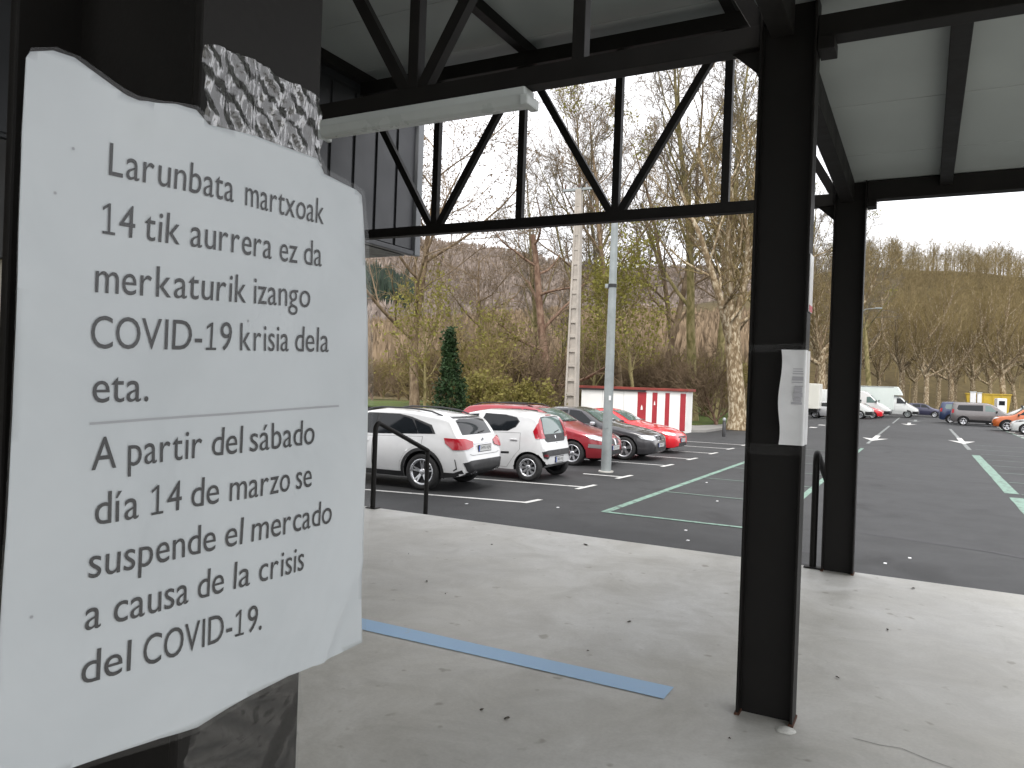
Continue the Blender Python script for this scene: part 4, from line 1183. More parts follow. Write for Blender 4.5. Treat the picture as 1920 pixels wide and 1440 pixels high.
c.patch('headlight', [(.06, .42, .60), (.14, .6, .57), (.34, .80, .62), (.42, .84, .70), (.28, .70, .715), (.10, .44, .69)], (-.80, -.58, -.1), M_HEAD, .008, mirror=True, step=.03)
c.front('grille', [(.03, .55), (.27, .57), (.30, .70), (.03, .71)], M_CHROME, .008, mirror=True); c.front('grille_mesh', [(.05, .565), (.25, .585), (.275, .685), (.05, .695)], M_BLACK, .014, mirror=True)
c.front('lower_grille', [(-.60, .27), (.60, .27), (.52, .40), (-.52, .40)], M_BLACK, .008); c.plate(0, .44, '7748 HTC', 'front')
c.mirror_pair(1.72, .98, M_SILVER); c.wheel_set('s5', .225); c.wiper(.45, 1.05, -.05, 1.07, 'front')

# ---- bright red coupe facing the lane
c = Car(4.45, [(0, .46), (.04, .58), (.3, .72), (.9, .86), (1.35, .93), (1.5, .965), (2.2, 1.27), (2.5, 1.325), (2.95, 1.31), (3.5, 1.14), (3.85, .99), (4.2, .97), (4.36, .93), (4.42, .8), (4.45, .56)],
        [(0, .62), (1.4, .84), (2.6, .88), (3.8, .92), (4.45, .92)],
        [(0, .46), (.06, .62), (.25, .76), (.8, .84), (2.2, .85), (3.7, .845), (4.2, .80), (4.4, .70), (4.45, .6)],
        [(0, .24), (.15, .18), (.8, .17), (3.9, .17), (4.35, .26), (4.45, .34)], (.82, 3.45), .30, tum=.46, tw=.19, hood_end=1.4)
RED = paint('bright_red_car_paint', (0.62, 0.012, 0.022), 0.0, 0.3)
place(c, 'parked_coupe', 'bright red two-door coupe in front of the red striped storage unit', -7.6, 24.5, 0, -1.0, RED, 'cars parked in the white bays')
c.side('side_window', [(1.68, .91), (2.75, .925), (2.75, 1.235), (2.45, 1.255), (2.2, 1.215)], M_TEAL, .006); c.side('quarter_window', [(2.81, .93), (3.4, .95), (3.2, 1.1), (2.81, 1.225)], M_GLASS, .006)
c.door([(1.45, .25), (2.8, .25), (2.8, .88), (1.45, .84)], 2.62, .77)
c.front('windscreen', [(-.62, .975), (.62, .975), (.57, 1.06), (.48, 1.265), (-.48, 1.265), (-.57, 1.06)], M_TEAL, .006)
c.patch('headlight', [(.10, .46, .58), (.18, .6, .55), (.36, .76, .60), (.42, .79, .67), (.3, .68, .685), (.14, .48, .645)], (-.78, -.6, -.15), M_HEAD, .008, mirror=True, step=.03)
c.front('grille', [(-.38, .50), (.38, .50), (.36, .545), (-.36, .545)], M_BLACK, .008); c.front('lower_grille', [(-.42, .24), (.42, .24), (.36, .34), (-.36, .34)], M_BLACK, .008); c.plate(0, .42, '1934 CRT', 'front', .45)
c.mirror_pair(1.72, .93, M_BLACK); c.wheel_set('s7', .19)

# ---- vehicles at the far end, built with the same parts
def far_car(name, label, kind, X, Y, axle, deg, pm, group, wheel='steel', gl=M_GLASS):
    if kind == 'van':
        c = Car(5.5, [(0, .60), (.05, .85), (.3, 1.05), (.75, 1.28), (.95, 1.38), (1.75, 2.15), (2.1, 2.42), (2.6, 2.52), (5.3, 2.52), (5.42, 2.4), (5.5, 1.2)],
                [(0, .8), (1.0, 1.2), (1.8, 1.3), (5.5, 1.3)], [(0, .6), (.1, .8), (.35, .93), (1.0, .99), (5.2, 1.0), (5.5, .95)], [(0, .38), (.2, .28), (5.5, .32)], (.98, 4.35), .345, tum=.10, rc=.12, hood_rc=.14, n=80, tw=.22)
        c.wheels = (.98, 4.35); place(c, name, label, X, Y, axle, deg, pm, group)
        c.front('windscreen', [(-.80, 1.40), (.80, 1.40), (.74, 2.1), (-.74, 2.1)], M_TEAL, .008)
        c.side('side_window', [(1.15, 1.42), (2.05, 1.38), (2.05, 1.95), (1.75, 1.97)], M_TEAL, .008)
        c.patch('headlight', [(.1, .55, .88), (.2, .75, .88), (.45, .92, 1.15), (.3, .75, 1.12)], (-.8, -.6, 0), M_HEAD, .01, mirror=True)
        c.front('bumper', [(-.8, .36), (.8, .36), (.82, .68), (-.82, .68)], M_BLACK, .012); c.side('bumper_side', [(.1, .36), (.55, .36), (.55, .66), (.1, .66)], M_BLACK, .012)
        c.side('side_strip', [(1.5, .55), (3.8, .55), (3.8, .66), (1.5, .66)], M_BLACK, .01)
        c.mirror_pair(1.2, 1.55, M_BLACK, .26)
    elif kind == 'mpv':
        c = Car(4.6, [(0, .6), (.04, .76), (.25, .95), (.8, 1.08), (1.0, 1.15), (1.75, 1.66), (2.2, 1.80), (3.4, 1.82), (4.35, 1.78), (4.45, 1.68), (4.55, 1.1), (4.6, .6)],
                [(0, .8), (1.2, 1.05), (2.5, 1.1), (4.6, 1.12)], [(0, .55), (.06, .7), (.3, .85), (.9, .91), (4.2, .92), (4.5, .87), (4.6, .8)], [(0, .34), (.15, .25), (4.4, .26), (4.6, .36)], (.9, 3.75), .33, tum=.2, n=80)
        place(c, name, label, X, Y, axle, deg, pm, group)
        c.side('side_window', [(1.55, 1.15), (2.3, 1.16), (2.3, 1.60), (1.95, 1.58)], M_TEAL, .006); c.side('side_window', [(2.45, 1.16), (4.1, 1.18), (4.2, 1.3), (4.1, 1.58), (2.45, 1.62)], gl, .006)
        c.front('windscreen', [(-.7, 1.17), (.7, 1.17), (.62, 1.66), (-.62, 1.66)], M_TEAL, .006); c.rear('rear_window', [(-.66, 1.15), (.66, 1.15), (.6, 1.62), (-.6, 1.62)], M_GLASS, .006)
        c.patch('tail_light', [(4.4, .88, .95), (4.56, .75, .95), (4.5, .7, 1.25), (4.38, .85, 1.25)], (.7, -.7, 0), M_RED_LIGHT, .01, mirror=True)
        c.side('sill_cladding', [(1.3, .27), (3.35, .27), (3.35, .48), (1.3, .44)], M_BLACK, .008); c.arch_trim(M_BLACK, .05); c.mirror_pair(1.55, 1.15, M_BLACK, .16)
    elif kind == 'suv':
        c = Car(4.34, [(0, .62), (.04, .80), (.25, .95), (1.05, 1.08), (1.2, 1.13), (1.85, 1.55), (2.3, 1.64), (3.4, 1.63), (3.95, 1.56), (4.2, 1.12), (4.3, .95), (4.34, .6)],
                [(0, .82), (1.2, 1.02), (2.5, 1.06), (4.34, 1.1)], [(0, .55), (.06, .72), (.3, .86), (.9, .90), (3.8, .90), (4.25, .82), (4.34, .75)], [(0, .36), (.15, .29), (4.1, .28), (4.34, .4)], (.86, 3.53), .35, tum=.3, n=80)
        place(c, name, label, X, Y, axle, deg, pm, group)
        c.side('side_window', [(1.5, 1.12), (2.3, 1.12), (2.3, 1.5), (1.95, 1.48)], gl, .006); c.side('side_window', [(2.36, 1.12), (3.3, 1.14), (3.2, 1.48), (2.36, 1.5)], gl, .006)
        c.front('windscreen', [(-.68, 1.15), (.68, 1.15), (.56, 1.53), (-.56, 1.53)], M_TEAL, .006)
        c.patch('headlight', [(.08, .5, .80), (.2, .75, .80), (.42, .86, .9), (.2, .6, .93)], (-.8, -.58, 0), M_HEAD, .008, mirror=True)
        c.front('grille', [(-.45, .68), (.45, .68), (.45, .86), (-.45, .86)], M_BLACK, .008); c.front('bumper', [(-.7, .38), (.7, .38), (.72, .52), (-.72, .52)], M_BLACK, .01)
        c.arch_trim(M_BLACK, .05); c.side('sill_cladding', [(1.25, .30), (3.15, .30), (3.15, .42), (1.25, .42)], M_BLACK, .008); c.mirror_pair(1.5, 1.12, M_BLACK, .15)
    else:
        c = Car(4.05, [(0, .55), (.04, .68), (.25, .82), (.8, .96), (1.0, 1.02), (1.7, 1.38), (2.1, 1.46), (3.1, 1.45), (3.65, 1.38), (3.9, 1.0), (4.0, .8), (4.05, .58)],
                [(0, .74), (1.1, .92), (2.5, .97), (4.05, 1.0)], [(0, .5), (.06, .66), (.25, .78), (.8, .86), (3.4, .86), (3.9, .78), (4.05, .66)], [(0, .30), (.15, .22), (3.8, .22), (4.05, .34)], (.8, 3.35), .31, tum=.36, n=80)
        place(c, name, label, X, Y, axle, deg, pm, group)
        generic_sides(c, 1.3, 2.1, 2.95, None, 1.0, 1.37, gl)
        c.front('windscreen', [(-.64, 1.04), (.64, 1.04), (.52, 1.37), (-.52, 1.37)], M_TEAL, .006)
        c.patch('headlight', [(.08, .45, .66), (.2, .65, .66), (.44, .82, .80), (.22, .6, .78)], (-.8, -.58, -.1), M_HEAD, .008, mirror=True)
        c.front('grille', [(-.4, .36), (.4, .36), (.4, .5), (-.4, .5)], M_BLACK, .008); c.mirror_pair(1.35, 1.0, M_BLACK, .13)
        c.rear('rear_window', [(-.56, 1.02), (.56, 1.02), (.48, 1.34), (-.48, 1.34)], M_GLASS, .006)
    if kind == 'van' or name == 'parked_van': c.root['category'] = 'van'
    c.wheel_set(wheel, None, M_ALLOY)
    return c
VANW = paint('white_van_paint', (0.56, 0.58, 0.57), 0.0, 0.35)
GF = 'vehicles parked at the far end'
far_car('delivery_van', 'white panel van with a black bumper, beside the small silver car', 'van', -4.85, 75.0, 0, -4, VANW, GF)
far_car('delivery_van', 'white panel van with an open sliding side window, between red car and box truck', 'van', -3.7, 82.0, 0, -4, VANW, GF)
far_car('parked_hatchback', 'small silver hatchback parked in front of the white panel van', 'hatch', -5.5, 70.6, 0, -4, M_SILVER, GF)
far_car('parked_hatchback', 'small red hatchback nosing out between two white vans', 'hatch', -4.0, 78.0, 0, -4, RED, GF)
far_car('parked_hatchback', 'dark violet hatchback half hidden behind the box truck', 'hatch', 1.1, 94.0, 0, -4, paint('violet_car_paint', (0.045, 0.045, 0.085), 0.4), GF)
far_car('parked_van', 'dark blue van with pale rear side window behind the grey people carrier', 'mpv', 2.0, 75.2, 1, 2, paint('blue_car_paint', (0.018, 0.032, 0.085), 0.3), GF, 'steel', M_TEAL)
far_car('people_carrier', 'grey people carrier with a long dark side window', 'mpv', 2.75, 70.8, 1, 1, paint('grey_mpv_paint', (0.14, 0.13, 0.13), 0.4), GF, 's5')
far_car('parked_suv', 'orange SUV with black wheel arches beside the white car', 'suv', 5.0, 62.3, 0, 178, paint('orange_car_paint', (0.48, 0.11, 0.02), 0.2), GF, 's5')
c = far_car('parked_hatchback', 'white car with swept dark headlights in front of the orange SUV', 'hatch', 5.65, 58.2, 0, 178, VANW, GF, 's5')
c.side('dark_streak', [(.2, .72), (.75, .82), (.7, .86), (.4, .84)], M_BLACK, .012)
# ambulance-like white van with red stripes
c = far_car('ambulance', 'white high-roof van with slanting red stripes behind the orange SUV', 'van', 7.3, 80.0, 0, 176, VANW, GF)
rs = mat('red_stripe', (0.5, 0.02, 0.06), 0.4)
c.side('red_stripe', [(.9, 2.02), (4.9, 2.05), (4.9, 2.16), (.9, 2.12)], rs, .014); c.side('red_stripe', [(2.3, 2.04), (2.55, 2.04), (3.3, 1.0), (3.05, 1.0)], rs, .016)
c.rear('tail_light', [(.8, .9), (.95, .9), (.95, 1.3), (.8, 1.3)], M_RED_LIGHT, .01, mirror=True)
# box truck
def box_truck(name, label, X, Y, deg, ln, hz, cab=True):
    if cab:
        c = Car(2.5, [(0, .60), (.05, .85), (.3, 1.05), (.72, 1.28), (.9, 1.38), (1.6, 2.05), (1.9, 2.14), (2.45, 2.16), (2.5, 2.1)],
                [(0, .8), (1.0, 1.2), (2.5, 1.3)], [(0, .6), (.1, .8), (.35, .92), (1.0, .98), (2.5, .98)], [(0, .40), (.2, .30), (2.5, .34)], (.95,), .36, tum=.10, rc=.1, hood_rc=.14, n=70, tw=.22)
        a = R(deg); off = c.X(.95); c.start(name, label, (X - off * math.cos(a), Y - off * math.sin(a), 0), a, VANW, GF)
        c.root['category'] = 'truck'
        c.front('windscreen', [(-.80, 1.40), (.80, 1.40), (.74, 2.0), (-.74, 2.0)], M_TEAL, .008); c.side('side_window', [(1.1, 1.40), (1.95, 1.38), (1.95, 1.92), (1.62, 1.92)], M_GLASS, .008)
        c.front('bumper', [(-.8, .38), (.8, .38), (.82, .68), (-.82, .68)], M_BLACK, .012); c.side('bumper_side', [(.1, .4), (.52, .4), (.52, .66), (.1, .66)], M_BLACK, .012)
        c.patch('headlight', [(.1, .55, .88), (.2, .75, .88), (.45, .92, 1.15), (.3, .75, 1.12)], (-.8, -.6, 0), M_HEAD, .01, mirror=True)
        c.door([(1.0, .62), (2.1, .62), (2.1, 1.36), (1.0, 1.3)], 1.98, 1.12)
        c.wheels = (.95, 4.7); c.wheel_set('steel', None, M_GALV); c.mirror_pair(1.15, 1.55, M_BLACK, .28); root = c.root; x0 = c.X(1.95); x1_ = c.X(2.2 + ln)
        zlo = .75
        mb = MB(); mb.prism([(x0 - .25, zlo), (x0 - .25, 2.2), (x0 + .42, 2.22), (x0 + .32, 2.5), (x0 - .02, hz), (x1_, hz), (x1_, zlo)], -1.08, 1.08, 'Y'); bo = mb.build('cargo_box', mat('box_panel_white', (0.60, 0.66, 0.63), 0.45, var=0.04, scale=1), root, (0, 0, 0))
        mb = MB(); mb.bbox(x1_, x0 - .5, -.42, .42, .5, .74, .02); mb.build('chassis', M_BLACK, root, (0, 0, 0))
        mb = MB(); mb.bbox(x0 - 2.2, x0 - .6, -1.0, -.95, .42, .62, .01); mb.build('side_guard', M_GALV, root, (0, 0, 0))
        for sy in (-1, 1):
            mb = MB(); mb.bbox(x1_ + .02, x0 - .28, sy * 1.085 - .006, sy * 1.085 + .006, hz - .10, hz - .02, .004); mb.build('edge_rail', M_GALV, bo, (0, 0, 0))
        return root
    root = empty(name, (X, Y, 0), R(deg)); tag(root, label, 'trailer', GF)
    mb = MB(); mb.bbox(-ln / 2, ln / 2, -1.1, 1.1, .8, hz, .06); mb.build('cargo_box', mat('box_panel_cream', (0.6, 0.6, 0.55), 0.45, var=0.04, scale=1), root, (0, 0, 0))
    mb = MB(); mb.bbox(-ln / 2 + .2, ln / 2 - .2, -.4, .4, .5, .79, .02); mb.build('chassis', M_BLACK, root, (0, 0, 0))
    for sx in (-.9, .9):
        for sy in (-1, 1):
            mb = MB(); mb.lathe([(0, -.1), (.3, -.1), (.34, -.06), (.34, .06), (.3, .1), (0, .1)], 20, 'Y', (sx, sy * .9, .34)); mb.build('wheel', M_RUBBER, root, (0, 0, 0))
    return root
box_truck('box_truck', 'white box truck with a plain cargo body and a small cab', -1.35, 87.0, -3, 4.3, 3.05)
gp = ground_at(1478, 66); box_truck('box_trailer', 'cream box trailer parked beneath the plane tree behind the steel columns', gp[0], gp[1], 0, 5.2, 2.9, False)
# ------------------------------------------------------------------ trees
def grow(seed, trunk, levels, lean=(0, 0)):
    """levels: list of dicts n, ratio, ang, dang, gnarl, up, pts, t0; returns branches per level as (points, radii)"""
    rnd = random.Random(seed)
    out = [[] for _ in range(len(levels) + 1)]
    H, r0, r1, pts0, gn = trunk
    def unit(v):
        l = math.sqrt(v[0] * v[0] + v[1] * v[1] + v[2] * v[2]) or 1.0
        return (v[0] / l, v[1] / l, v[2] / l)
    def run(p, d, L, ra, rb, n, gnarl, up):
        P = [p]; D = [d]; st = L / n
        for _ in range(n):
            d = unit((d[0] + rnd.gauss(0, gnarl), d[1] + rnd.gauss(0, gnarl), d[2] + rnd.gauss(0, gnarl) + up))
            p = (p[0] + d[0] * st, p[1] + d[1] * st, p[2] + d[2] * st)
            P.append(p); D.append(d)
        return P, [ra + (rb - ra) * i / n for i in range(n + 1)], D
    def rec(P, Rr, D, L, lev):
        out[lev].append((P, Rr))
        if lev >= len(levels): return
        g = levels[lev]
        n = g['n'] if isinstance(g['n'], int) else rnd.randint(*g['n'])
        m = len(P) - 1
        az0 = rnd.uniform(0, 6.28)
        for k in range(n):
            t = g['t0'] + (1 - g['t0']) * ((k + rnd.random()) / n) ** g.get('pow', 1.0)
            f = min(t * m, m - 1e-6); i = int(f); u = f - i
            p = tuple(P[i][q] + (P[i + 1][q] - P[i][q]) * u for q in range(3)); d = D[min(i + 1, m)]
            r = Rr[i] + (Rr[i + 1] - Rr[i]) * u
            a = R(g['ang'] + rnd.gauss(0, g['dang'])); az = az0 + k * 2.4 + rnd.uniform(-.5, .5)
            ref = (0, 0, 1) if abs(d[2]) < .9 else (1, 0, 0)
            s = unit((d[1] * ref[2] - d[2] * ref[1], d[2] * ref[0] - d[0] * ref[2], d[0] * ref[1] - d[1] * ref[0]))
            w = (d[1] * s[2] - d[2] * s[1], d[2] * s[0] - d[0] * s[2], d[0] * s[1] - d[1] * s[0])
            ca, sa, cz, sz = math.cos(a), math.sin(a), math.cos(az), math.sin(az)
            dd = unit(tuple(d[q] * ca + (s[q] * cz + w[q] * sz) * sa for q in range(3)))
            LL = L * g['ratio'] * (1.15 - g.get('taper', .55) * t) * rnd.uniform(.7, 1.25)
            ra = max(g.get('rmin', .006), r * g.get('rr', .55))
            P2, R2, D2 = run(p, dd, LL, ra, max(.005, ra * .35), g['pts'], g['gnarl'], g['up'])
            rec(P2, R2, D2, LL, lev + 1)
    P, Rr, D = run((0, 0, 0), unit((lean[0], lean[1], 1)), H, r0, r1, pts0, gn, 0.04)
    Rr[0] *= 1.25
    rec(P, Rr, D, H, 0)
    return out
def tubes(branches, n):
    """vectorised tubes, grouped by point count"""
    V, Q, base = [], [], 0
    groups = {}
    for P, Rr in branches: groups.setdefault(len(P), []).append((P, Rr))
    ang = np.arange(n) * 2 * np.pi / n
    for m, lst in groups.items():
        P = np.array([b[0] for b in lst]); Rr = np.array([b[1] for b in lst])
        d = np.gradient(P, axis=1); d /= np.linalg.norm(d, axis=2, keepdims=True) + 1e-9
        ref = np.where(np.abs(d[:, :1, 2:3]) < .9, np.array([0, 0, 1.0]), np.array([1.0, 0, 0]))
        s = np.cross(d, np.broadcast_to(ref, d.shape)); s /= np.linalg.norm(s, axis=2, keepdims=True) + 1e-9
        t = np.cross(d, s)
        ring = P[:, :, None, :] + Rr[:, :, None, None] * (s[:, :, None, :] * np.cos(ang)[None, None, :, None] + t[:, :, None, :] * np.sin(ang)[None, None, :, None])
        B = len(lst); V.append(ring.reshape(-1, 3))
        idx = np.arange(B * m * n).reshape(B, m, n) + base
        a = idx[:, :-1, :]; c = idx[:, 1:, :]
        Q.append(np.stack([a, np.roll(a, -1, 2), np.roll(c, -1, 2), c], -1).reshape(-1, 4))
        base += B * m * n
    return np.concatenate(V), np.concatenate(Q)
def join_tubes(parts):
    V, Q, b = [], [], 0
    for v, q in parts: V.append(v); Q.append(q + b); b += len(v)
    return np.concatenate(V), np.concatenate(Q)
def leaf_quads(points, size, rng, spread=0.15, per=3, jitter=.4):
    pts = np.repeat(np.asarray(points), per, axis=0)
    pts = pts + rng.normal(0, spread, pts.shape)
    n = len(pts)
    a = rng.normal(size=(n, 3)); a /= np.linalg.norm(a, axis=1, keepdims=True)
    b = np.cross(a, rng.normal(size=(n, 3))); b /= np.linalg.norm(b, axis=1, keepdims=True)
    sz = size * (1 + jitter * rng.normal(size=(n, 1))).clip(.4, 2)
    l, w = a * sz, b * sz * .62
    V = np.stack([pts - l, pts + w - l * .1, pts + l, pts - w - l * .1], 1).reshape(-1, 3)
    return V, np.arange(4 * n).reshape(-1, 4)
BARK_PLANE = m_bark('plane_bark', (0.15, 0.11, 0.065), (0.24, 0.18, 0.11), (0.46, 0.40, 0.29), 8.0)
BARK_BROWN = m_bark('brown_bark', (0.12, 0.085, 0.055), (0.19, 0.14, 0.09), (0.25, 0.19, 0.125))
BARK_RED = m_bark('reddish_bark', (0.14, 0.085, 0.06), (0.20, 0.13, 0.092), (0.26, 0.18, 0.13))
BARK_MOSS = m_bark('mossy_bark', (0.14, 0.125, 0.05), (0.21, 0.18, 0.085), (0.28, 0.235, 0.12))
TWIG = {'brown': mat('brown_twigs', (0.20, 0.15, 0.10), 0.9, var=0.3, scale=.5, spec=.1), 'olive': mat('olive_twigs', (0.20, 0.155, 0.072), 0.9, var=0.3, scale=.5, spec=.1),
        'red': mat('reddish_twigs', (0.165, 0.12, 0.078), 0.9, var=0.25, scale=.5, spec=.1), 'grey': mat('grey_twigs', (0.17, 0.145, 0.11), 0.9, var=0.25, scale=.5, spec=.1)}
LEAF_YG = m_leaf('young_yellow_leaves', (0.17, 0.165, 0.035), (0.27, 0.25, 0.065), .35)
LEAF_IVY = m_leaf('ivy_leaves', (0.012, 0.028, 0.010), (0.03, 0.06, 0.02), .15)
LEAF_BUSH = m_leaf('bush_leaves', (0.13, 0.12, 0.03), (0.24, 0.21, 0.06), .3)
LEAF_DEAD = m_leaf('brown_catkins', (0.13, 0.085, 0.045), (0.20, 0.14, 0.075), .2)

def L(n, ratio, ang, dang, gnarl, up, pts, t0, **k): return dict(n=n, ratio=ratio, ang=ang, dang=dang, gnarl=gnarl, up=up, pts=pts, t0=t0, **k)
PROTO = {}
def make_proto(key, seed, trunk, levels, twig, bark, leaf=None, leafsz=.06, per=3, spread=.2, leaf_levels=(-1,), lean=(0, 0), sides=(10, 7, 5, 3, 3), solid=2, keep=1.0):
    br = grow(seed, trunk, levels, lean)
    rng = np.random.default_rng(seed)
    wood = join_tubes([tubes(br[i], sides[i]) for i in range(min(solid, len(br)))])
    twigs = join_tubes([tubes(br[i], sides[min(i, 4)]) for i in range(solid, len(br)) if br[i]])
    d = {'trunk': np_mesh('trunk', wood[0], wood[1], smooth=True, mats=[bark]), 'crown': np_mesh('crown', twigs[0], twigs[1], mats=[twig])}
    if leaf is not None:
        ends = [P[j] for lv in leaf_levels for P, _ in br[lv] for j in ((-1, -2) if len(P) > 2 else (-1,))]
        ends = np.array(ends)
        if keep < 1: # patches of the crown already in leaf
            c = ends[rng.integers(0, len(ends), 9)]
            dist = np.min(np.linalg.norm(ends[:, None] - c[None], axis=2), axis=1)
            ends = ends[dist < np.quantile(dist, keep)]
        v, q = leaf_quads(ends, leafsz, rng, spread, per)
        d['foliage'] = np_mesh('foliage', v, q, mats=[leaf])
    PROTO[key] = d
def plant(key, name, label, loc, rz=0.0, sc=1.0, group=None, cat='tree', zs=None):
    o = empty(name, loc, rz); o.scale = (sc, sc, zs or sc)
    tag(o, label, cat, group)
    for pn, me in PROTO[key].items(): link_mesh(pn, me, o)
    return o
# unit heights are in metres, copies are scaled a little
tall = [L(13, .36, 42, 10, .10, .10, 6, .28, rr=.5), L(8, .48, 42, 12, .14, .06, 5, .15, rr=.5), L(7, .50, 42, 14, .16, .05, 4, .1, rr=.5, rmin=.0125), L(5, .6, 40, 15, .16, .05, 3, .1, rr=.6, rmin=.0085)]
make_proto('tall_a', 11, (17.5, .24, .03, 12, .045), tall, TWIG['grey'], BARK_MOSS)
make_proto('tall_b', 12, (16.0, .20, .03, 12, .055), tall, TWIG['brown'], BARK_BROWN, LEAF_YG, .06, 2, .2, keep=.05)
make_proto('tall_c', 13, (18.5, .26, .03, 12, .04), [L(15, .30, 38, 10, .10, .14, 6, .25, rr=.5)] + tall[1:], TWIG['grey'], BARK_MOSS, LEAF_YG, .06, 2, .2, keep=.03)
make_proto('spread', 14, (11.0, .2, .05, 9, .07), [L(11, .62, 55, 10, .12, .05, 7, .25, rr=.55), L(8, .5, 45, 12, .14, .03, 5, .15, rr=.5), L(7, .5, 42, 14, .16, .02, 4, .1, rr=.5, rmin=.0125), L(5, .6, 40, 15, .16, .02, 3, .1, rr=.6, rmin=.0085)], TWIG['brown'], BARK_BROWN, LEAF_DEAD, .034, 2, .10, keep=.4)
make_proto('broken', 15, (9.5, .26, .13, 10, .06), [L(9, .40, 60, 14, .14, .03, 6, .15, rr=.5), L(6, .55, 45, 12, .16, .05, 5, .15, rr=.5), L(5, .5, 42, 14, .16, .04, 4, .1, rr=.5, rmin=.0125), L(4, .6, 40, 15, .16, .03, 3, .1, rr=.6, rmin=.0085)], TWIG['red'], BARK_RED)
make_proto('young_leaf', 16, (7.2, .10, .02, 9, .07), [L(12, .45, 45, 12, .12, .08, 6, .2, rr=.5), L(7, .5, 42, 12, .14, .05, 4, .15, rr=.5), L(6, .5, 42, 14, .16, .03, 3, .1, rr=.5, rmin=.012)], TWIG['olive'], BARK_MOSS, LEAF_YG, .075, 2, .22, keep=.7)
make_proto('young_leaf_b', 17, (8.6, .12, .02, 9, .07), [L(12, .45, 48, 12, .12, .06, 6, .22, rr=.5), L(7, .5, 42, 12, .14, .05, 4, .15, rr=.5), L(6, .5, 42, 14, .16, .03, 3, .1, rr=.5, rmin=.012)], TWIG['olive'], BARK_MOSS, LEAF_YG, .085, 3, .25, keep=.9)
make_proto('bush', 18, (1.6, .05, .02, 4, .15), [L(14, .9, 55, 15, .14, .08, 5, .0, rr=.6), L(8, .55, 42, 14, .16, .06, 4, .15, rr=.6), L(7, .5, 42, 14, .18, .05, 3, .1, rr=.5, rmin=.0085)], TWIG['olive'], BARK_MOSS, LEAF_BUSH, .06, 2, .15, solid=1)
make_proto('bare_bush', 19, (1.5, .05, .02, 4, .15), [L(18, 1.2, 45, 15, .14, .10, 5, .0, rr=.6), L(9, .5, 40, 14, .16, .08, 4, .15, rr=.6), L(8, .5, 40, 14, .18, .05, 3, .1, rr=.5, rmin=.0085)], TWIG['red'], BARK_RED, solid=1)
make_proto('bare_bush_b', 29, (1.7, .05, .02, 4, .15), [L(18, 1.2, 45, 15, .14, .10, 5, .0, rr=.6), L(9, .5, 40, 14, .16, .08, 4, .15, rr=.6), L(8, .5, 40, 14, .18, .05, 3, .1, rr=.5, rmin=.0085)], TWIG['olive'], BARK_MOSS, LEAF_BUSH, .05, 1, .15, keep=.35, solid=1)
# plane trees: thick mottled trunk, knuckled fork, long upright shoots
pl_l = [L(6, 1.45, 46, 9, .10, .17, 9, .72, rr=.62, taper=.2), L(11, .52, 40, 12, .12, .17, 6, .18, rr=.5), L(9, .48, 34, 12, .13, .10, 5, .12, rr=.45, rmin=.018), L(5, .55, 36, 14, .15, .06, 3, .1, rr=.6, rmin=.012)]
make_proto('plane_a', 21, (6.2, .42, .30, 7, .03), pl_l, TWIG['olive'], BARK_PLANE, sides=(14, 9, 6, 3, 3), solid=3)
make_proto('plane_b', 22, (5.4, .40, .28, 7, .04), pl_l, TWIG['olive'], BARK_PLANE, sides=(14, 9, 6, 3, 3), solid=3)
make_proto('plane_c', 23, (5.8, .36, .26, 7, .05), pl_l, TWIG['olive'], BARK_PLANE, sides=(14, 9, 6, 3, 3), solid=3)
make_proto('plane_big', 24, (5.6, .46, .34, 8, .025), [L(5, 1.7, 24, 9, .09, .14, 10, .72, rr=.62, taper=.2), L(10, .42, 46, 12, .12, .08, 6, .12, rr=.5), L(9, .5, 38, 12, .14, .07, 5, .12, rr=.45, rmin=.018), L(6, .55, 38, 14, .15, .05, 3, .1, rr=.6, rmin=.012)], TWIG['olive'], BARK_PLANE, sides=(16, 10, 6, 3, 3), solid=3)

# ivy-clad narrow evergreen
rng = np.random.default_rng(5)
n = 6500
u = rng.random(n); h = 5.4 * u ** 1.15
rad = (0.92 * (1 - (h / 5.5)) ** 1.05 + .09) * (1 + .22 * np.sin(h * 4.1 + 1) * np.sin(h * 1.7)) * (.55 + .5 * rng.random(n) ** .4)
th = rng.random(n) * 6.283; rad *= 1 + .22 * np.sin(th * 3 + h * 2.0)
P = np.stack([rad * np.cos(th) + .12 * np.sin(h), rad * np.sin(th), h], 1)
v, q = leaf_quads(P, .075, rng, .11, 1)
PROTO['ivy'] = {'crown': np_mesh('crown', v, q, mats=[LEAF_IVY])}
mb = MB(); mb.tube([(0, 0, 0), (.05, 0, 2), (.12, .03, 4), (.1, 0, 5.6), (.02, 0, 6.6)], [.16, .12, .07, .04, .015], 8); PROTO['ivy']['trunk'] = mb.mesh('trunk', BARK_MOSS)

def gp(px, D): return ground_at(px, D)
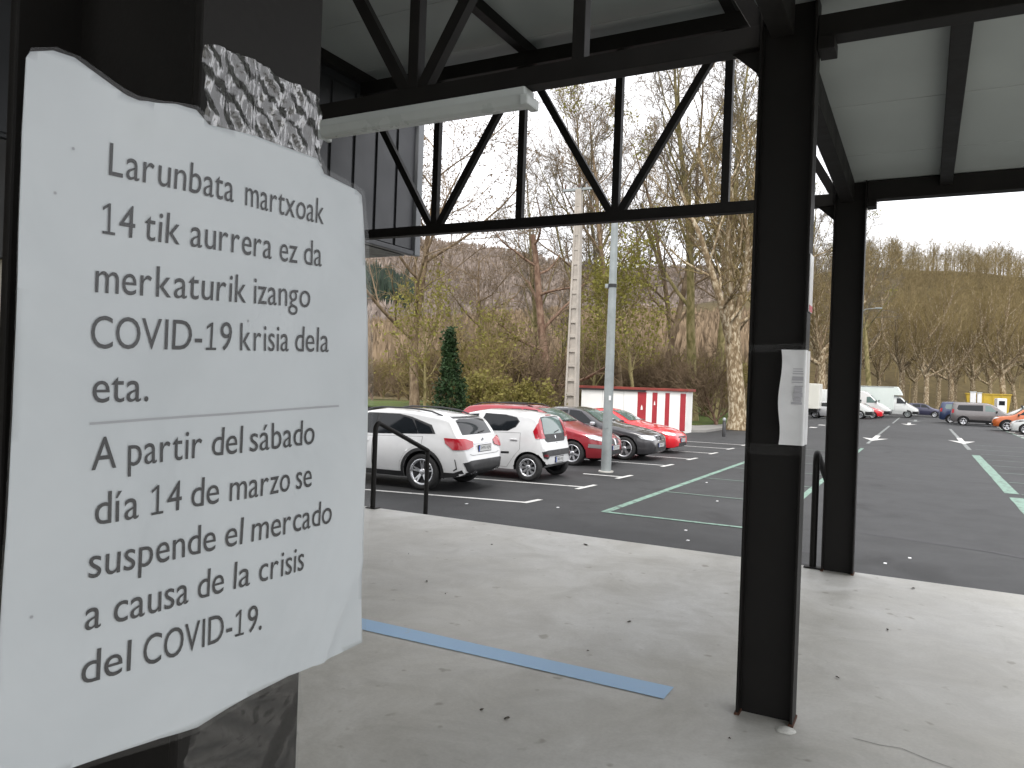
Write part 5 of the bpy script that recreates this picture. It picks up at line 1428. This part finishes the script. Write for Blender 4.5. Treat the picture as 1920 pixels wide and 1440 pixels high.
# individual trees that the photograph shows, left to right
plant('ivy', 'ivy_clad_tree', 'dark green ivy-clad narrow tree behind the white SUV', gp(845, 29), 0.4, .73)
plant('young_leaf', 'young_tree', 'young tree with fresh yellow-green leaves left of the ivy-clad tree', gp(800, 38), 1.0, .92)
plant('bush', 'leafy_shrub', 'yellow-green leafy shrub close to the right of the ivy-clad tree', gp(905, 31), .5, 1.05, None, 'shrub')
plant('bush', 'leafy_shrub', 'yellow-green leafy shrub behind the white hatchback, left of the concrete pole', gp(992, 32), 2.5, .95, None, 'shrub')
plant('young_leaf', 'young_tree', 'low young tree with yellow-green leaves between the ivy-clad tree and the broken tree', gp(920, 40), 3.0, .78)
plant('broken', 'broken_tree', 'reddish-brown tree with a snapped forked top left of the concrete pole', gp(1022, 41), 0.3, 1.05)
plant('young_leaf_b', 'leafing_tree', 'tree in bright yellow-green leaf behind the grey lamp post', gp(1195, 43), 0.2, 1.0)
plant('young_leaf_b', 'leafing_tree', 'thin yellow-leafed tree between the concrete pole and the lamp post', gp(1110, 47), 2.2, .9)
plant('plane_big', 'plane_tree', 'big plane tree with pale mottled trunk beside the middle steel column', gp(1384, 40.5), R(200), 1.05)
plant('spread', 'bare_tree', 'wide bare tree with dry seed heads rising above the ivy-clad tree', gp(780, 44), 2.0, 1.4)
plant('tall_a', 'bare_tree', 'tall mossy bare tree with an upright stem behind the concrete pole', gp(1092, 50), .2, 1.15)
plant('tall_b', 'bare_tree', 'tall bare tree with a few green tufts directly behind the lamp post', gp(1165, 48), 1.2, 1.28)
plant('tall_c', 'bare_tree', 'tall bare tree with tight upright limbs between lamp post and plane tree', gp(1300, 47), 2.2, 1.3)
plant('tall_a', 'bare_tree', 'leaning tall bare tree left of the big plane tree', gp(1340, 54), 3.3, 1.45)
plant('tall_b', 'bare_tree', 'slender bare tree between the leafing tree and the tall upright ones', gp(1240, 56), 4.0, 1.5)
GT = 'bare trees of the far thicket'
rnd = random.Random(8)
for px, D, key, sc in ((865, 66, 'tall_a', .5), (895, 54, 'spread', .95), (1010, 58, 'tall_a', 1.0), (1045, 64, 'tall_c', .72), (1130, 62, 'tall_c', 1.25), (1270, 62, 'tall_b', 1.45), (1385, 66, 'tall_b', 1.5), (1430, 60, 'tall_a', 1.4), (1470, 74, 'tall_c', 1.1), (1525, 84, 'tall_b', 1.1)):
    plant(key, 'bare_tree', 'bare winter tree of the brown thicket behind the parked cars', gp(px, D), rnd.uniform(0, 6.28), sc, GT)
GB = 'bare bushes of the thicket'
for k in range(34):
    px = 700 + k * 21 + rnd.uniform(-8, 8); D = rnd.uniform(34, 66)
    if px < 790: D += 22
    if 1030 < px < 1330 and D < 47: D += 14
    plant(rnd.choice(('bare_bush', 'bare_bush', 'bare_bush_b')), 'bare_bush', 'tangled bare bush in the undergrowth behind the parked cars', gp(px, D), rnd.uniform(0, 6.28), rnd.uniform(1.1, 1.9), GB, 'shrub')
# plane trees of the avenue at the far end
GPL = 'plane trees along the far end of the car park'
plant('plane_b', 'plane_tree', 'plane tree standing behind the cream box trailer', gp(1538, 72), 1.1, 1.1)
plant('tall_c', 'bare_tree', 'high bare tree rising over the avenue right of the platform-edge column', gp(1632, 92), 1.0, 1.32)
plant('tall_a', 'bare_tree', 'high bare tree with wide crown beside the one over the avenue', gp(1590, 98), 2.0, 1.35)
plant('plane_a', 'plane_tree', 'plane tree with forked trunk right behind the white box truck', gp(1690, 100), .4, 1.05)
plant('plane_c', 'plane_tree', 'slim plane tree between the box truck and the dark blue van', gp(1737, 96), 2.4, .95)
for px, D, key, sc, rz in ((1782, 104, 'plane_b', 1.05, 0.3), (1825, 118, 'plane_a', 1.0, 1.9), (1885, 100, 'plane_c', 1.12, 3.1), (1925, 110, 'plane_a', 1.1, 4.4), (1650, 122, 'plane_c', 1.05, 5.0), (1715, 128, 'plane_b', 1.05, 1.4), (1760, 135, 'plane_a', 1.0, 2.8), (1855, 138, 'plane_b', 1.1, .9), (1905, 142, 'plane_c', 1.1, 3.9), (1600, 118, 'plane_a', 1.0, .2), (1555, 104, 'plane_c', 1.05, 4.0), (1970, 125, 'plane_b', 1.1, 2.2), (1790, 150, 'plane_c', 1.1, 5.5)):
    plant(key, 'plane_tree', 'pollarded plane tree of the far avenue with long upright shoots', gp(px, D), rz, sc, GPL)

# ------------------------------------------------------------------ hills and woods far behind
def hill(name, az, r_in, r_out, sky_pts, m, seed, na=220, nr=40, rough=6.0, power=1.15):
    """az in image columns; sky_pts = skyline (column, row) reached at r_out"""
    rng = np.random.default_rng(seed)
    cols = np.linspace(az[0], az[1], na); V = []
    sx = [p[0] for p in sky_pts]; sy = [p[1] for p in sky_pts]
    ph = rng.random(12) * 6.28
    for i, px in enumerate(cols):
        hz = CY + ROLL * (px - 960); row = np.interp(px, sx, sy)
        d = ray(px, hz); elev = (hz - row) / F_PX
        for j in range(nr):
            t = j / (nr - 1)
            D = r_in + (r_out - r_in) * t
            x, y = d[0] * D, d[1] * D
            zmax = elev * r_out + EYE
            z = -0.2 + zmax * t ** power
            z += rough * t * (math.sin(x * .013 + ph[0]) * math.cos(y * .017 + ph[1]) + .5 * math.sin(x * .041 + ph[2]) * math.sin(y * .037 + ph[3])) * (1 - t) * 2
            V.append((x, y, z))
        # far side drops away
        V.append((d[0] * (r_out * 1.25), d[1] * (r_out * 1.25), -20.0))
    nn = nr + 1; V = np.array(V)
    I = np.arange(na * nn).reshape(na, nn)
    Q = np.stack([I[:-1, :-1], I[1:, :-1], I[1:, 1:], I[:-1, 1:]], -1).reshape(-1, 4)
    o = link_mesh(name, np_mesh(name, V, Q, smooth=True, mats=[m])); o['kind'] = 'structure'
    return V.reshape(na, nn, 3)
def scatter(V, n, rng, t_lo=.05, pw_=.8):
    na, nn, _ = V.shape
    a = rng.random(n) * (na - 1.001); t = (t_lo + (1 - t_lo) * rng.random(n) ** pw_) * (nn - 2.001)
    i, j = a.astype(int), t.astype(int); fa, ft = (a - i)[:, None], (t - j)[:, None]
    return (V[i, j] * (1 - fa) * (1 - ft) + V[i + 1, j] * fa * (1 - ft) + V[i, j + 1] * (1 - fa) * ft + V[i + 1, j + 1] * fa * ft)
def tuft_wood(name, label, pts, hmin, hmax, wid, m, rng, k=5):
    """far bare trees as upright feathery tufts of crossed slivers, one mass"""
    n = len(pts); V, T = [], []
    hgt = rng.uniform(hmin, hmax, n)
    base = np.repeat(pts, k, 0); hh = np.repeat(hgt, k)
    az = rng.random(n * k) * 6.283; ln = hh * rng.uniform(.45, 1.0, n * k); sp = wid * hh * rng.uniform(.1, .55, n * k)
    z0 = hh * rng.uniform(0, .35, n * k); z0[::k] = -.5
    dirv = np.stack([np.cos(az), np.sin(az), np.zeros_like(az)], 1)
    perp = np.stack([-np.sin(az + .8), np.cos(az + .8), np.zeros_like(az)], 1)
    p0 = base + np.stack([0 * az, 0 * az, z0], 1)
    tip = base + dirv * sp[:, None] + np.stack([0 * az, 0 * az, np.maximum(ln, z0 + .3 * hh)], 1)
    mid = (p0 + tip) / 2 + dirv * (sp * .35)[:, None]
    w = (.10 * hh * rng.uniform(.4, 1.2, n * k))[:, None]
    V = np.stack([p0, mid + perp * w, tip, mid - perp * w], 1).reshape(-1, 3)
    Q = np.arange(4 * n * k).reshape(-1, 4)
    o = link_mesh(name, np_mesh(name, V, Q, mats=[m])); tag(o, label, 'wood', None, 'stuff')
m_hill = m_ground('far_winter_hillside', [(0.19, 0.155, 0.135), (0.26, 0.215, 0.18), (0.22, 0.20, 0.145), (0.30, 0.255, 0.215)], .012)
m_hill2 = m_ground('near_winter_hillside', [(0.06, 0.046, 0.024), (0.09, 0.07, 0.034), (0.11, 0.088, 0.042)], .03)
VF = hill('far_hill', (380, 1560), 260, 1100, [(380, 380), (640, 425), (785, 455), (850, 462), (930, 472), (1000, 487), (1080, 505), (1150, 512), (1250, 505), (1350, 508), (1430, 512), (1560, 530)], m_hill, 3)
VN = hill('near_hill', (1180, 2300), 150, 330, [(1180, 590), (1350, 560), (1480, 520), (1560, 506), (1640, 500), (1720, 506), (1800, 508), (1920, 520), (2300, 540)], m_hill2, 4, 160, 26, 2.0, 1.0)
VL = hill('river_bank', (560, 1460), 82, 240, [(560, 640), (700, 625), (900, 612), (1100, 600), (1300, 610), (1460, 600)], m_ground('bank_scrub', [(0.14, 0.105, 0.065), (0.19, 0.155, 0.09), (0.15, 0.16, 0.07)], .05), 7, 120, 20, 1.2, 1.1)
rng = np.random.default_rng(31)
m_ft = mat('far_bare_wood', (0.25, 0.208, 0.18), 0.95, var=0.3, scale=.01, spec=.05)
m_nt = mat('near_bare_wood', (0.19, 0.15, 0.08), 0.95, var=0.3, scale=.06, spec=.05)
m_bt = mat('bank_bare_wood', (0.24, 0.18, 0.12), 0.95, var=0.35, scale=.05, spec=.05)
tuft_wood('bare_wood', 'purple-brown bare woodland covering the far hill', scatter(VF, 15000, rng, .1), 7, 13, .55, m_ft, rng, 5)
def tree_wood(name, label, pts, m, rng, scale):
    """a far wood of bare trees: real limbs, fine twigs as thin slivers, one mass"""
    kinds = []
    for sd in (51, 52, 53, 54):
        br = grow(sd, (10.5, .14, .03, 6, .05), [L(11, .40, 36, 10, .1, .12, 4, .25, rr=.5), L(7, .5, 38, 12, .14, .08, 2, .15, rr=.5, rmin=.03), L(5, .62, 38, 14, .16, .05, 1, .1, rr=.5, rmin=.025)])
        v, q = join_tubes([tubes(br[0], 5), tubes(br[1], 3)])
        tw_ = [(b[0][0], b[0][-1]) for b in br[2]] + [(b[0][0], b[0][-1]) for b in br[3]]
        A = np.array([b[0] for b in tw_]); B = np.array([b[1] for b in tw_])
        w = rng.normal(size=A.shape); w /= np.linalg.norm(w, axis=1, keepdims=True); w *= .03; mid = (A + B) / 2
        sv = np.stack([A, mid + w, B, mid - w], 1).reshape(-1, 3); sq = np.arange(len(sv)).reshape(-1, 4) + len(v)
        kinds.append((np.concatenate([v, sv]), np.concatenate([q, sq])))
    VV, QQ, b0 = [], [], 0
    for p_ in pts:
        v, q = kinds[rng.integers(0, 4)]; a = rng.random() * 6.283; sc_ = rng.uniform(*scale)
        ca, sa = math.cos(a) * sc_, math.sin(a) * sc_
        VV.append(np.stack([v[:, 0] * ca - v[:, 1] * sa + p_[0], v[:, 0] * sa + v[:, 1] * ca + p_[1], v[:, 2] * sc_ + p_[2] - .3], 1)); QQ.append(q + b0); b0 += len(v)
    o = link_mesh(name, np_mesh(name, np.concatenate(VV), np.concatenate(QQ), mats=[m])); tag(o, label, 'wood', None, 'stuff')
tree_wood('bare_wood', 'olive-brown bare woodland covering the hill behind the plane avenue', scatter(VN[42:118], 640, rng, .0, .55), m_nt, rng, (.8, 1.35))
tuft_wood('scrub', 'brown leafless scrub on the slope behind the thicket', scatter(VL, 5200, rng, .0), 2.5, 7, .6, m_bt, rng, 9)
# dark conifers on the far slope and the green meadow below them
m_con = mat('dark_conifers', (0.028, 0.045, 0.03), 0.9, var=0.3, scale=.02)
na = VF.shape[0]; sel = VF[int(na * .24):int(na * .305), 10:17].reshape(-1, 3)
P = sel[rng.integers(0, len(sel), 420)] + np.stack([rng.normal(0, 6, 420), rng.normal(0, 10, 420), np.zeros(420)], 1)
tuft_wood('conifer_wood', 'dark green conifer plantation low on the far hill', P, 14, 24, .28, m_con, rng, 8)
hill('meadow', (600, 815), 90, 150, [(600, 655), (700, 650), (790, 655), (815, 700)], m_grass, 9, 24, 10, .2, 1.0)
# ------------------------------------------------------------------ lamp posts, pole, storage unit and the rest
lp = empty('lamp_post', (-6.66, 17.43, 0)); tag(lp, 'grey galvanised lamp post standing between the white bays beside the crimson car', 'lamp post')
x, y = -6.66, 17.43
mb = MB(); mb.tube([(x, y, .0), (x, y, 1.0), (x, y, 5.6), (x, y, 12.0)], [.125, .117, .085, .055], 18); pole = mb.build('pole', M_GALV, lp)
mb = MB(); mb.tube([(x, y, 4.42), (x, y, 4.50)], .105, 18); mb.build('clamp_band', M_BLACK, pole)
mb = MB(); mb.bbox(x - .16, x - .08, y - .09, y + .09, 4.40, 4.50, .01); mb.build('clamp_lug', M_GALV, pole)
mb = MB(); mb.bbox(x - .04, x + .06, y - .122, y - .109, 1.05, 1.32, .004); mb.build('access_door', M_GALV, pole)
mb = MB(); mb.bbox(x + .045, x + .10, y - .105, y - .095, 1.72, 1.83, .003); mb.build('sticker', M_WHITE_PAINT, pole)
mb = MB(); mb.tube([(x, y, .001), (x, y, .03)], .18, 18); mb.build('base_collar', M_CONC, lp)
mb = MB(); mb.tube([(x, y, 12.0), (x + .3, y, 12.25), (x + 1.2, y, 12.35)], .035, 8); mb.build('arm', M_GALV, lp)
mb = MB(); mb.bbox(x + 1.1, x + 1.7, y - .13, y + .13, 12.29, 12.42, .04); mb.build('lamp_head', M_GALV, lp)
q = gp(1606, 84); lq = empty('lamp_post', q); tag(lq, 'thin grey lamp post rising beside the box truck at the far end', 'lamp post')
mb = MB(); mb.tube([(q[0], q[1], 0), (q[0], q[1], 5), (q[0], q[1], 11)], [.14, .11, .07], 12); mb.build('pole', M_GALV, lq)
mb = MB(); mb.tube([(q[0], q[1], 11), (q[0] + .6, q[1], 11.4), (q[0] + 1.6, q[1], 11.5)], .04, 8); mb.build('arm', M_GALV, lq)
mb = MB(); mb.bbox(q[0] + 1.5, q[0] + 2.2, q[1] - .15, q[1] + .15, 11.42, 11.56, .04); mb.build('lamp_head', M_GALV, lq)

# concrete power pole with climbing holes
q = gp(1073, 33.0); cp = empty('concrete_pole', q, 0.0)
tag(cp, 'tapering concrete power pole with a ladder of recesses beside the storage unit', 'pole')
m_pc = mat('weathered_concrete', (0.36, 0.33, 0.29), 0.9, var=0.2, scale=2.5, bmp=.3)
x, y = q[0], q[1]; Ht = 10.4
def pw(z): return .27 - .135 * z / Ht
for s in (-1, 1):
    vs = []
    for z in (0, Ht):
        w = pw(z); a, b_ = (s * w, s * (w - .085)); vs += [(x + min(a, b_), y - w * .75, z), (x + max(a, b_), y - w * .75, z), (x + max(a, b_), y + w * .75, z), (x + min(a, b_), y + w * .75, z)]
    mb = MB(); mb.add(vs, [(0, 3, 2, 1), (4, 5, 6, 7), (0, 1, 5, 4), (1, 2, 6, 5), (2, 3, 7, 6), (3, 0, 4, 7)]); mb.build('pole_flange', m_pc, cp)
mb = MB()
vs = []
for z in (0, Ht): w = pw(z) - .085; vs += [(x - w, y - .09, z), (x + w, y - .09, z), (x + w, y + .05, z), (x - w, y + .05, z)]
mb.add(vs, [(0, 3, 2, 1), (4, 5, 6, 7), (0, 1, 5, 4), (1, 2, 6, 5), (2, 3, 7, 6), (3, 0, 4, 7)]); mb.build('pole_web', m_pc, cp)
z = .35
while z < Ht - .3:
    w = pw(z) - .086; mb = MB(); mb.bbox(x - w, x + w, y - pw(z) * .70, y - .091, z, z + .14, .01); mb.build('rung_block', m_pc, cp); z += .62
mb = MB(); mb.bbox(x - .75, x + .75, y - .06, y + .06, Ht - .05, Ht + .06, .01); mb.build('crossarm', M_GALV, cp)
for dx in (-.65, 0, .65):
    mb = MB(); mb.lathe([(.0, Ht + .26), (.03, Ht + .25), (.055, Ht + .2), (.03, Ht + .16), (.055, Ht + .12), (.02, Ht + .061)], 10, 'Z', (x + dx, y, 0)); mb.build('insulator', mat('brown_insulator', (0.09, 0.045, 0.03), 0.3), cp)
mb = MB(); mb.tube([(x + .05, y - .05, Ht - .1), (x + .35, y - .05, Ht + .3), (x + .55, y, Ht - .5)], .025, 6); mb.build('stay', M_BLACK, cp)

# white storage unit with red stripes and a red roof edge
kx0, kx1, ky = -14.95, -9.7, 35.4
ku = empty('storage_unit', (kx0, ky, 0)); tag(ku, 'white metal storage unit with red vertical stripes and a rusty red roof', 'storage unit')
m_kw = mat('storage_white', (0.80, 0.80, 0.77), 0.45, var=0.04, scale=1.2); m_kr = mat('storage_red', (0.33, 0.022, 0.03), 0.45, var=0.15, scale=2)
m_kroof = mat('rusty_red_roof', (0.20, 0.035, 0.025), 0.7, var=0.5, scale=2.0)
mb = MB(); mb.box(kx0, kx1, ky, ky + 1.1, .004, 1.93); mb.build('wall', m_kw, ku)
mb = MB(); mb.bbox(kx0 - .12, kx1 + .12, ky - .12, ky + 1.2, 1.935, 2.06, .015); rf = mb.build('roof', m_kroof, ku)
mb = MB(); mb.bbox(kx0 - .1, kx0 + 3.3, ky - .11, ky - .02, 1.86, 1.934, .01); mb.build('shutter_housing', M_BLACK, rf)
for a, b_ in ((-12.05, -11.62), (-11.32, -11.08), (-10.70, -10.49), (-9.98, -9.72)):
    mb = MB(); mb.box(a, b_, ky - .012, ky - .001, .1, 1.84); mb.build('red_stripe', m_kr, ku)
mb = MB(); mb.prism([(-11.88, 1.0), (-11.78, 1.0), (-11.79, 1.12), (-11.83, 1.24), (-11.87, 1.12)], ky - .016, ky - .0125); mb.build('painted_bottle', m_kw, ku)
mb = MB(); mb.prism([(-11.24, 1.25), (-11.17, 1.25), (-11.18, 1.36), (-11.205, 1.46), (-11.23, 1.36)], ky - .016, ky - .0125); mb.build('painted_bottle', m_kw, ku)
for a in (kx0 + 1.1, kx0 + 2.2): mb = MB(); mb.box(a - .008, a + .008, ky - .004, ky - .001, .1, 1.84); mb.build('panel_joint', mat('joint_grey', (0.4, 0.4, 0.39), 0.6), ku)
# information board beyond it
q = gp(1277, 60); ib = empty('information_board', q); tag(ib, 'grey-white printed information board on a post above the storage unit roof', 'sign')
mb = MB(); mb.bbox(q[0] - .42, q[0] + .42, q[1] - .03, q[1] + .03, 1.75, 3.35, .01); mb.build('panel', mat('board_grey', (0.42, 0.42, 0.40), 0.5, var=.06, scale=3), ib)
for k in range(9):
    mb = MB(); mb.box(q[0] - .34, q[0] + .34 - .1 * (k % 3), q[1] - .036, q[1] - .031, 1.9 + k * .085, 1.93 + k * .085); mb.build('text_line', mat('board_print', (0.2, 0.2, 0.21), 0.6), ib)
mb = MB(); mb.prism([(q[0] - .3, 2.75), (q[0] - .02, 2.75), (q[0] - .02, 3.25), (q[0] - .3, 3.25)], q[1] - .036, q[1] - .031); mb.build('picture', mat('board_picture', (0.3, 0.31, 0.31), 0.6, var=.5, scale=6), ib)
for s in (-.36, .36): mb = MB(); mb.tube([(q[0] + s, q[1] + .06, 0), (q[0] + s, q[1] + .06, 3.3)], .035, 8); mb.build('post', M_GALV, ib)
# bollard on the pavement corner
q = on_z(1357, 819, .12); bo = empty('bollard', (q[0], q[1], .12)); tag(bo, 'short dark round-topped bollard on the pavement corner by the plane tree', 'bollard')
mb = MB(); mb.lathe([(.075, .12), (.07, .75), (.055, .76), (.055, .80)], 14, 'Z', (q[0], q[1], 0)); mb.build('post', M_BLACK, bo)
mb = MB(); mb.lathe([(.072, .80), (.078, .85), (.05, .91), (.0, .93)], 14, 'Z', (q[0], q[1], 0)); mb.build('cap', M_GALV, bo)
# yellow skip and white cabin between the far trees
q = gp(1852, 101); sk = empty('skip_container', q); tag(sk, 'yellow waste container under the far plane trees', 'container')
m_y = mat('yellow_paint', (0.48, 0.33, 0.03), 0.5, var=.12, scale=1)
mb = MB(); mb.prism([(q[0] - 2.2, .15), (q[0] + 2.2, .15), (q[0] + 2.5, 2.75), (q[0] - 2.5, 2.75)], q[1] - 1, q[1] + 1); mb.build('tub', m_y, sk)
mb = MB(); mb.bbox(q[0] - 2.6, q[0] + 2.6, q[1] - 1.08, q[1] + 1.08, 2.752, 2.88, .02); mb.build('rim', m_y, sk)
for k in (-1.5, -.5, .5, 1.5): mb = MB(); mb.bbox(q[0] + k - .06, q[0] + k + .06, q[1] - 1.08, q[1] - 1.003, .25, 2.75, .01); mb.build('rib', m_y, sk)
for px, D, w, h, lab in ((1824, 99, .32, 3.1, 'small white cabinet standing left of the yellow waste container'), (1836, 100, .25, 3.0, 'narrow pink-white cabinet touching the yellow waste container')):
    q = gp(px, D); cb = empty('utility_cabinet', q); tag(cb, lab, 'cabinet')
    mb = MB(); mb.bbox(q[0] - w, q[0] + w, q[1] - .4, q[1] + .4, .05, h - .1, .03); mb.build('housing', M_WHITE_PAINT, cb)
    mb = MB(); mb.bbox(q[0] - w - .05, q[0] + w + .05, q[1] - .45, q[1] + .45, h - .098, h, .02); mb.build('roof', M_LIGHT_BODY, cb)
q = gp(1876, 92); cb = empty('box_trailer', q); tag(cb, 'narrow white box trailer standing just left of the red-striped van', 'trailer')
mb = MB(); mb.bbox(q[0] - .5, q[0] + .5, q[1] - 2, q[1] + 2, .45, 2.3, .12); mb.build('shell', M_WHITE_PAINT, cb)
mb = MB(); mb.bbox(q[0] - .3, q[0] + .3, q[1] - 2.02, q[1] - 2.001, 1.5, 2.0, .005); mb.build('window', M_GLASS, cb)
for s in (-1, 1): mb = MB(); mb.lathe([(0, -.08), (.28, -.08), (.3, 0), (.28, .08), (0, .08)], 16, 'X', (q[0] + s * .42, q[1], .3)); mb.build('wheel', M_RUBBER, cb)
# far houses and rails glimpsed through the thicket
m_house = mat('pale_render', (0.5, 0.48, 0.44), 0.8, var=.08, scale=.5); m_tile = mat('terracotta_tiles', (0.28, 0.10, 0.06), 0.85, var=.25, scale=1.5)
for px, py, D, w, h, lab in ((1275, 690, 150, 9, 5.5, 'pale low building with terracotta roof half hidden behind the storage unit'), (780, 655, 170, 8, 4, 'pale cottage at the left edge of the green meadow'), (870, 607, 420, 10, 6, 'small white farmhouse on the far brown slope'), (945, 565, 560, 10, 6, 'tiny white house high on the far brown hillside')):
    hz = CY + ROLL * (px - 960); p3 = E0 + ray(px, py + 8) * D
    ho = empty('house', tuple(p3)); tag(ho, lab, 'house')
    mb = MB(); mb.box(p3[0] - w / 2, p3[0] + w / 2, p3[1], p3[1] + w * .7, p3[2] - 4, p3[2] + h * .5); mb.build('wall', m_house, ho)
    mb = MB(); mb.prism([(p3[1] - .5, p3[2] + h * .5), (p3[1] + w * .35, p3[2] + h * .5 + w * .2), (p3[1] + w * .7 + .5, p3[2] + h * .5)], p3[0] - w / 2 - .4, p3[0] + w / 2 + .4, 'X'); mb.build('roof', m_tile, ho)
    for k in (-.28, .1, .33): mb = MB(); mb.box(p3[0] + w * k, p3[0] + w * k + 1.0, p3[1] - .06, p3[1] - .01, p3[2], p3[2] + 1.4); mb.build('window', M_GLASS, ho)
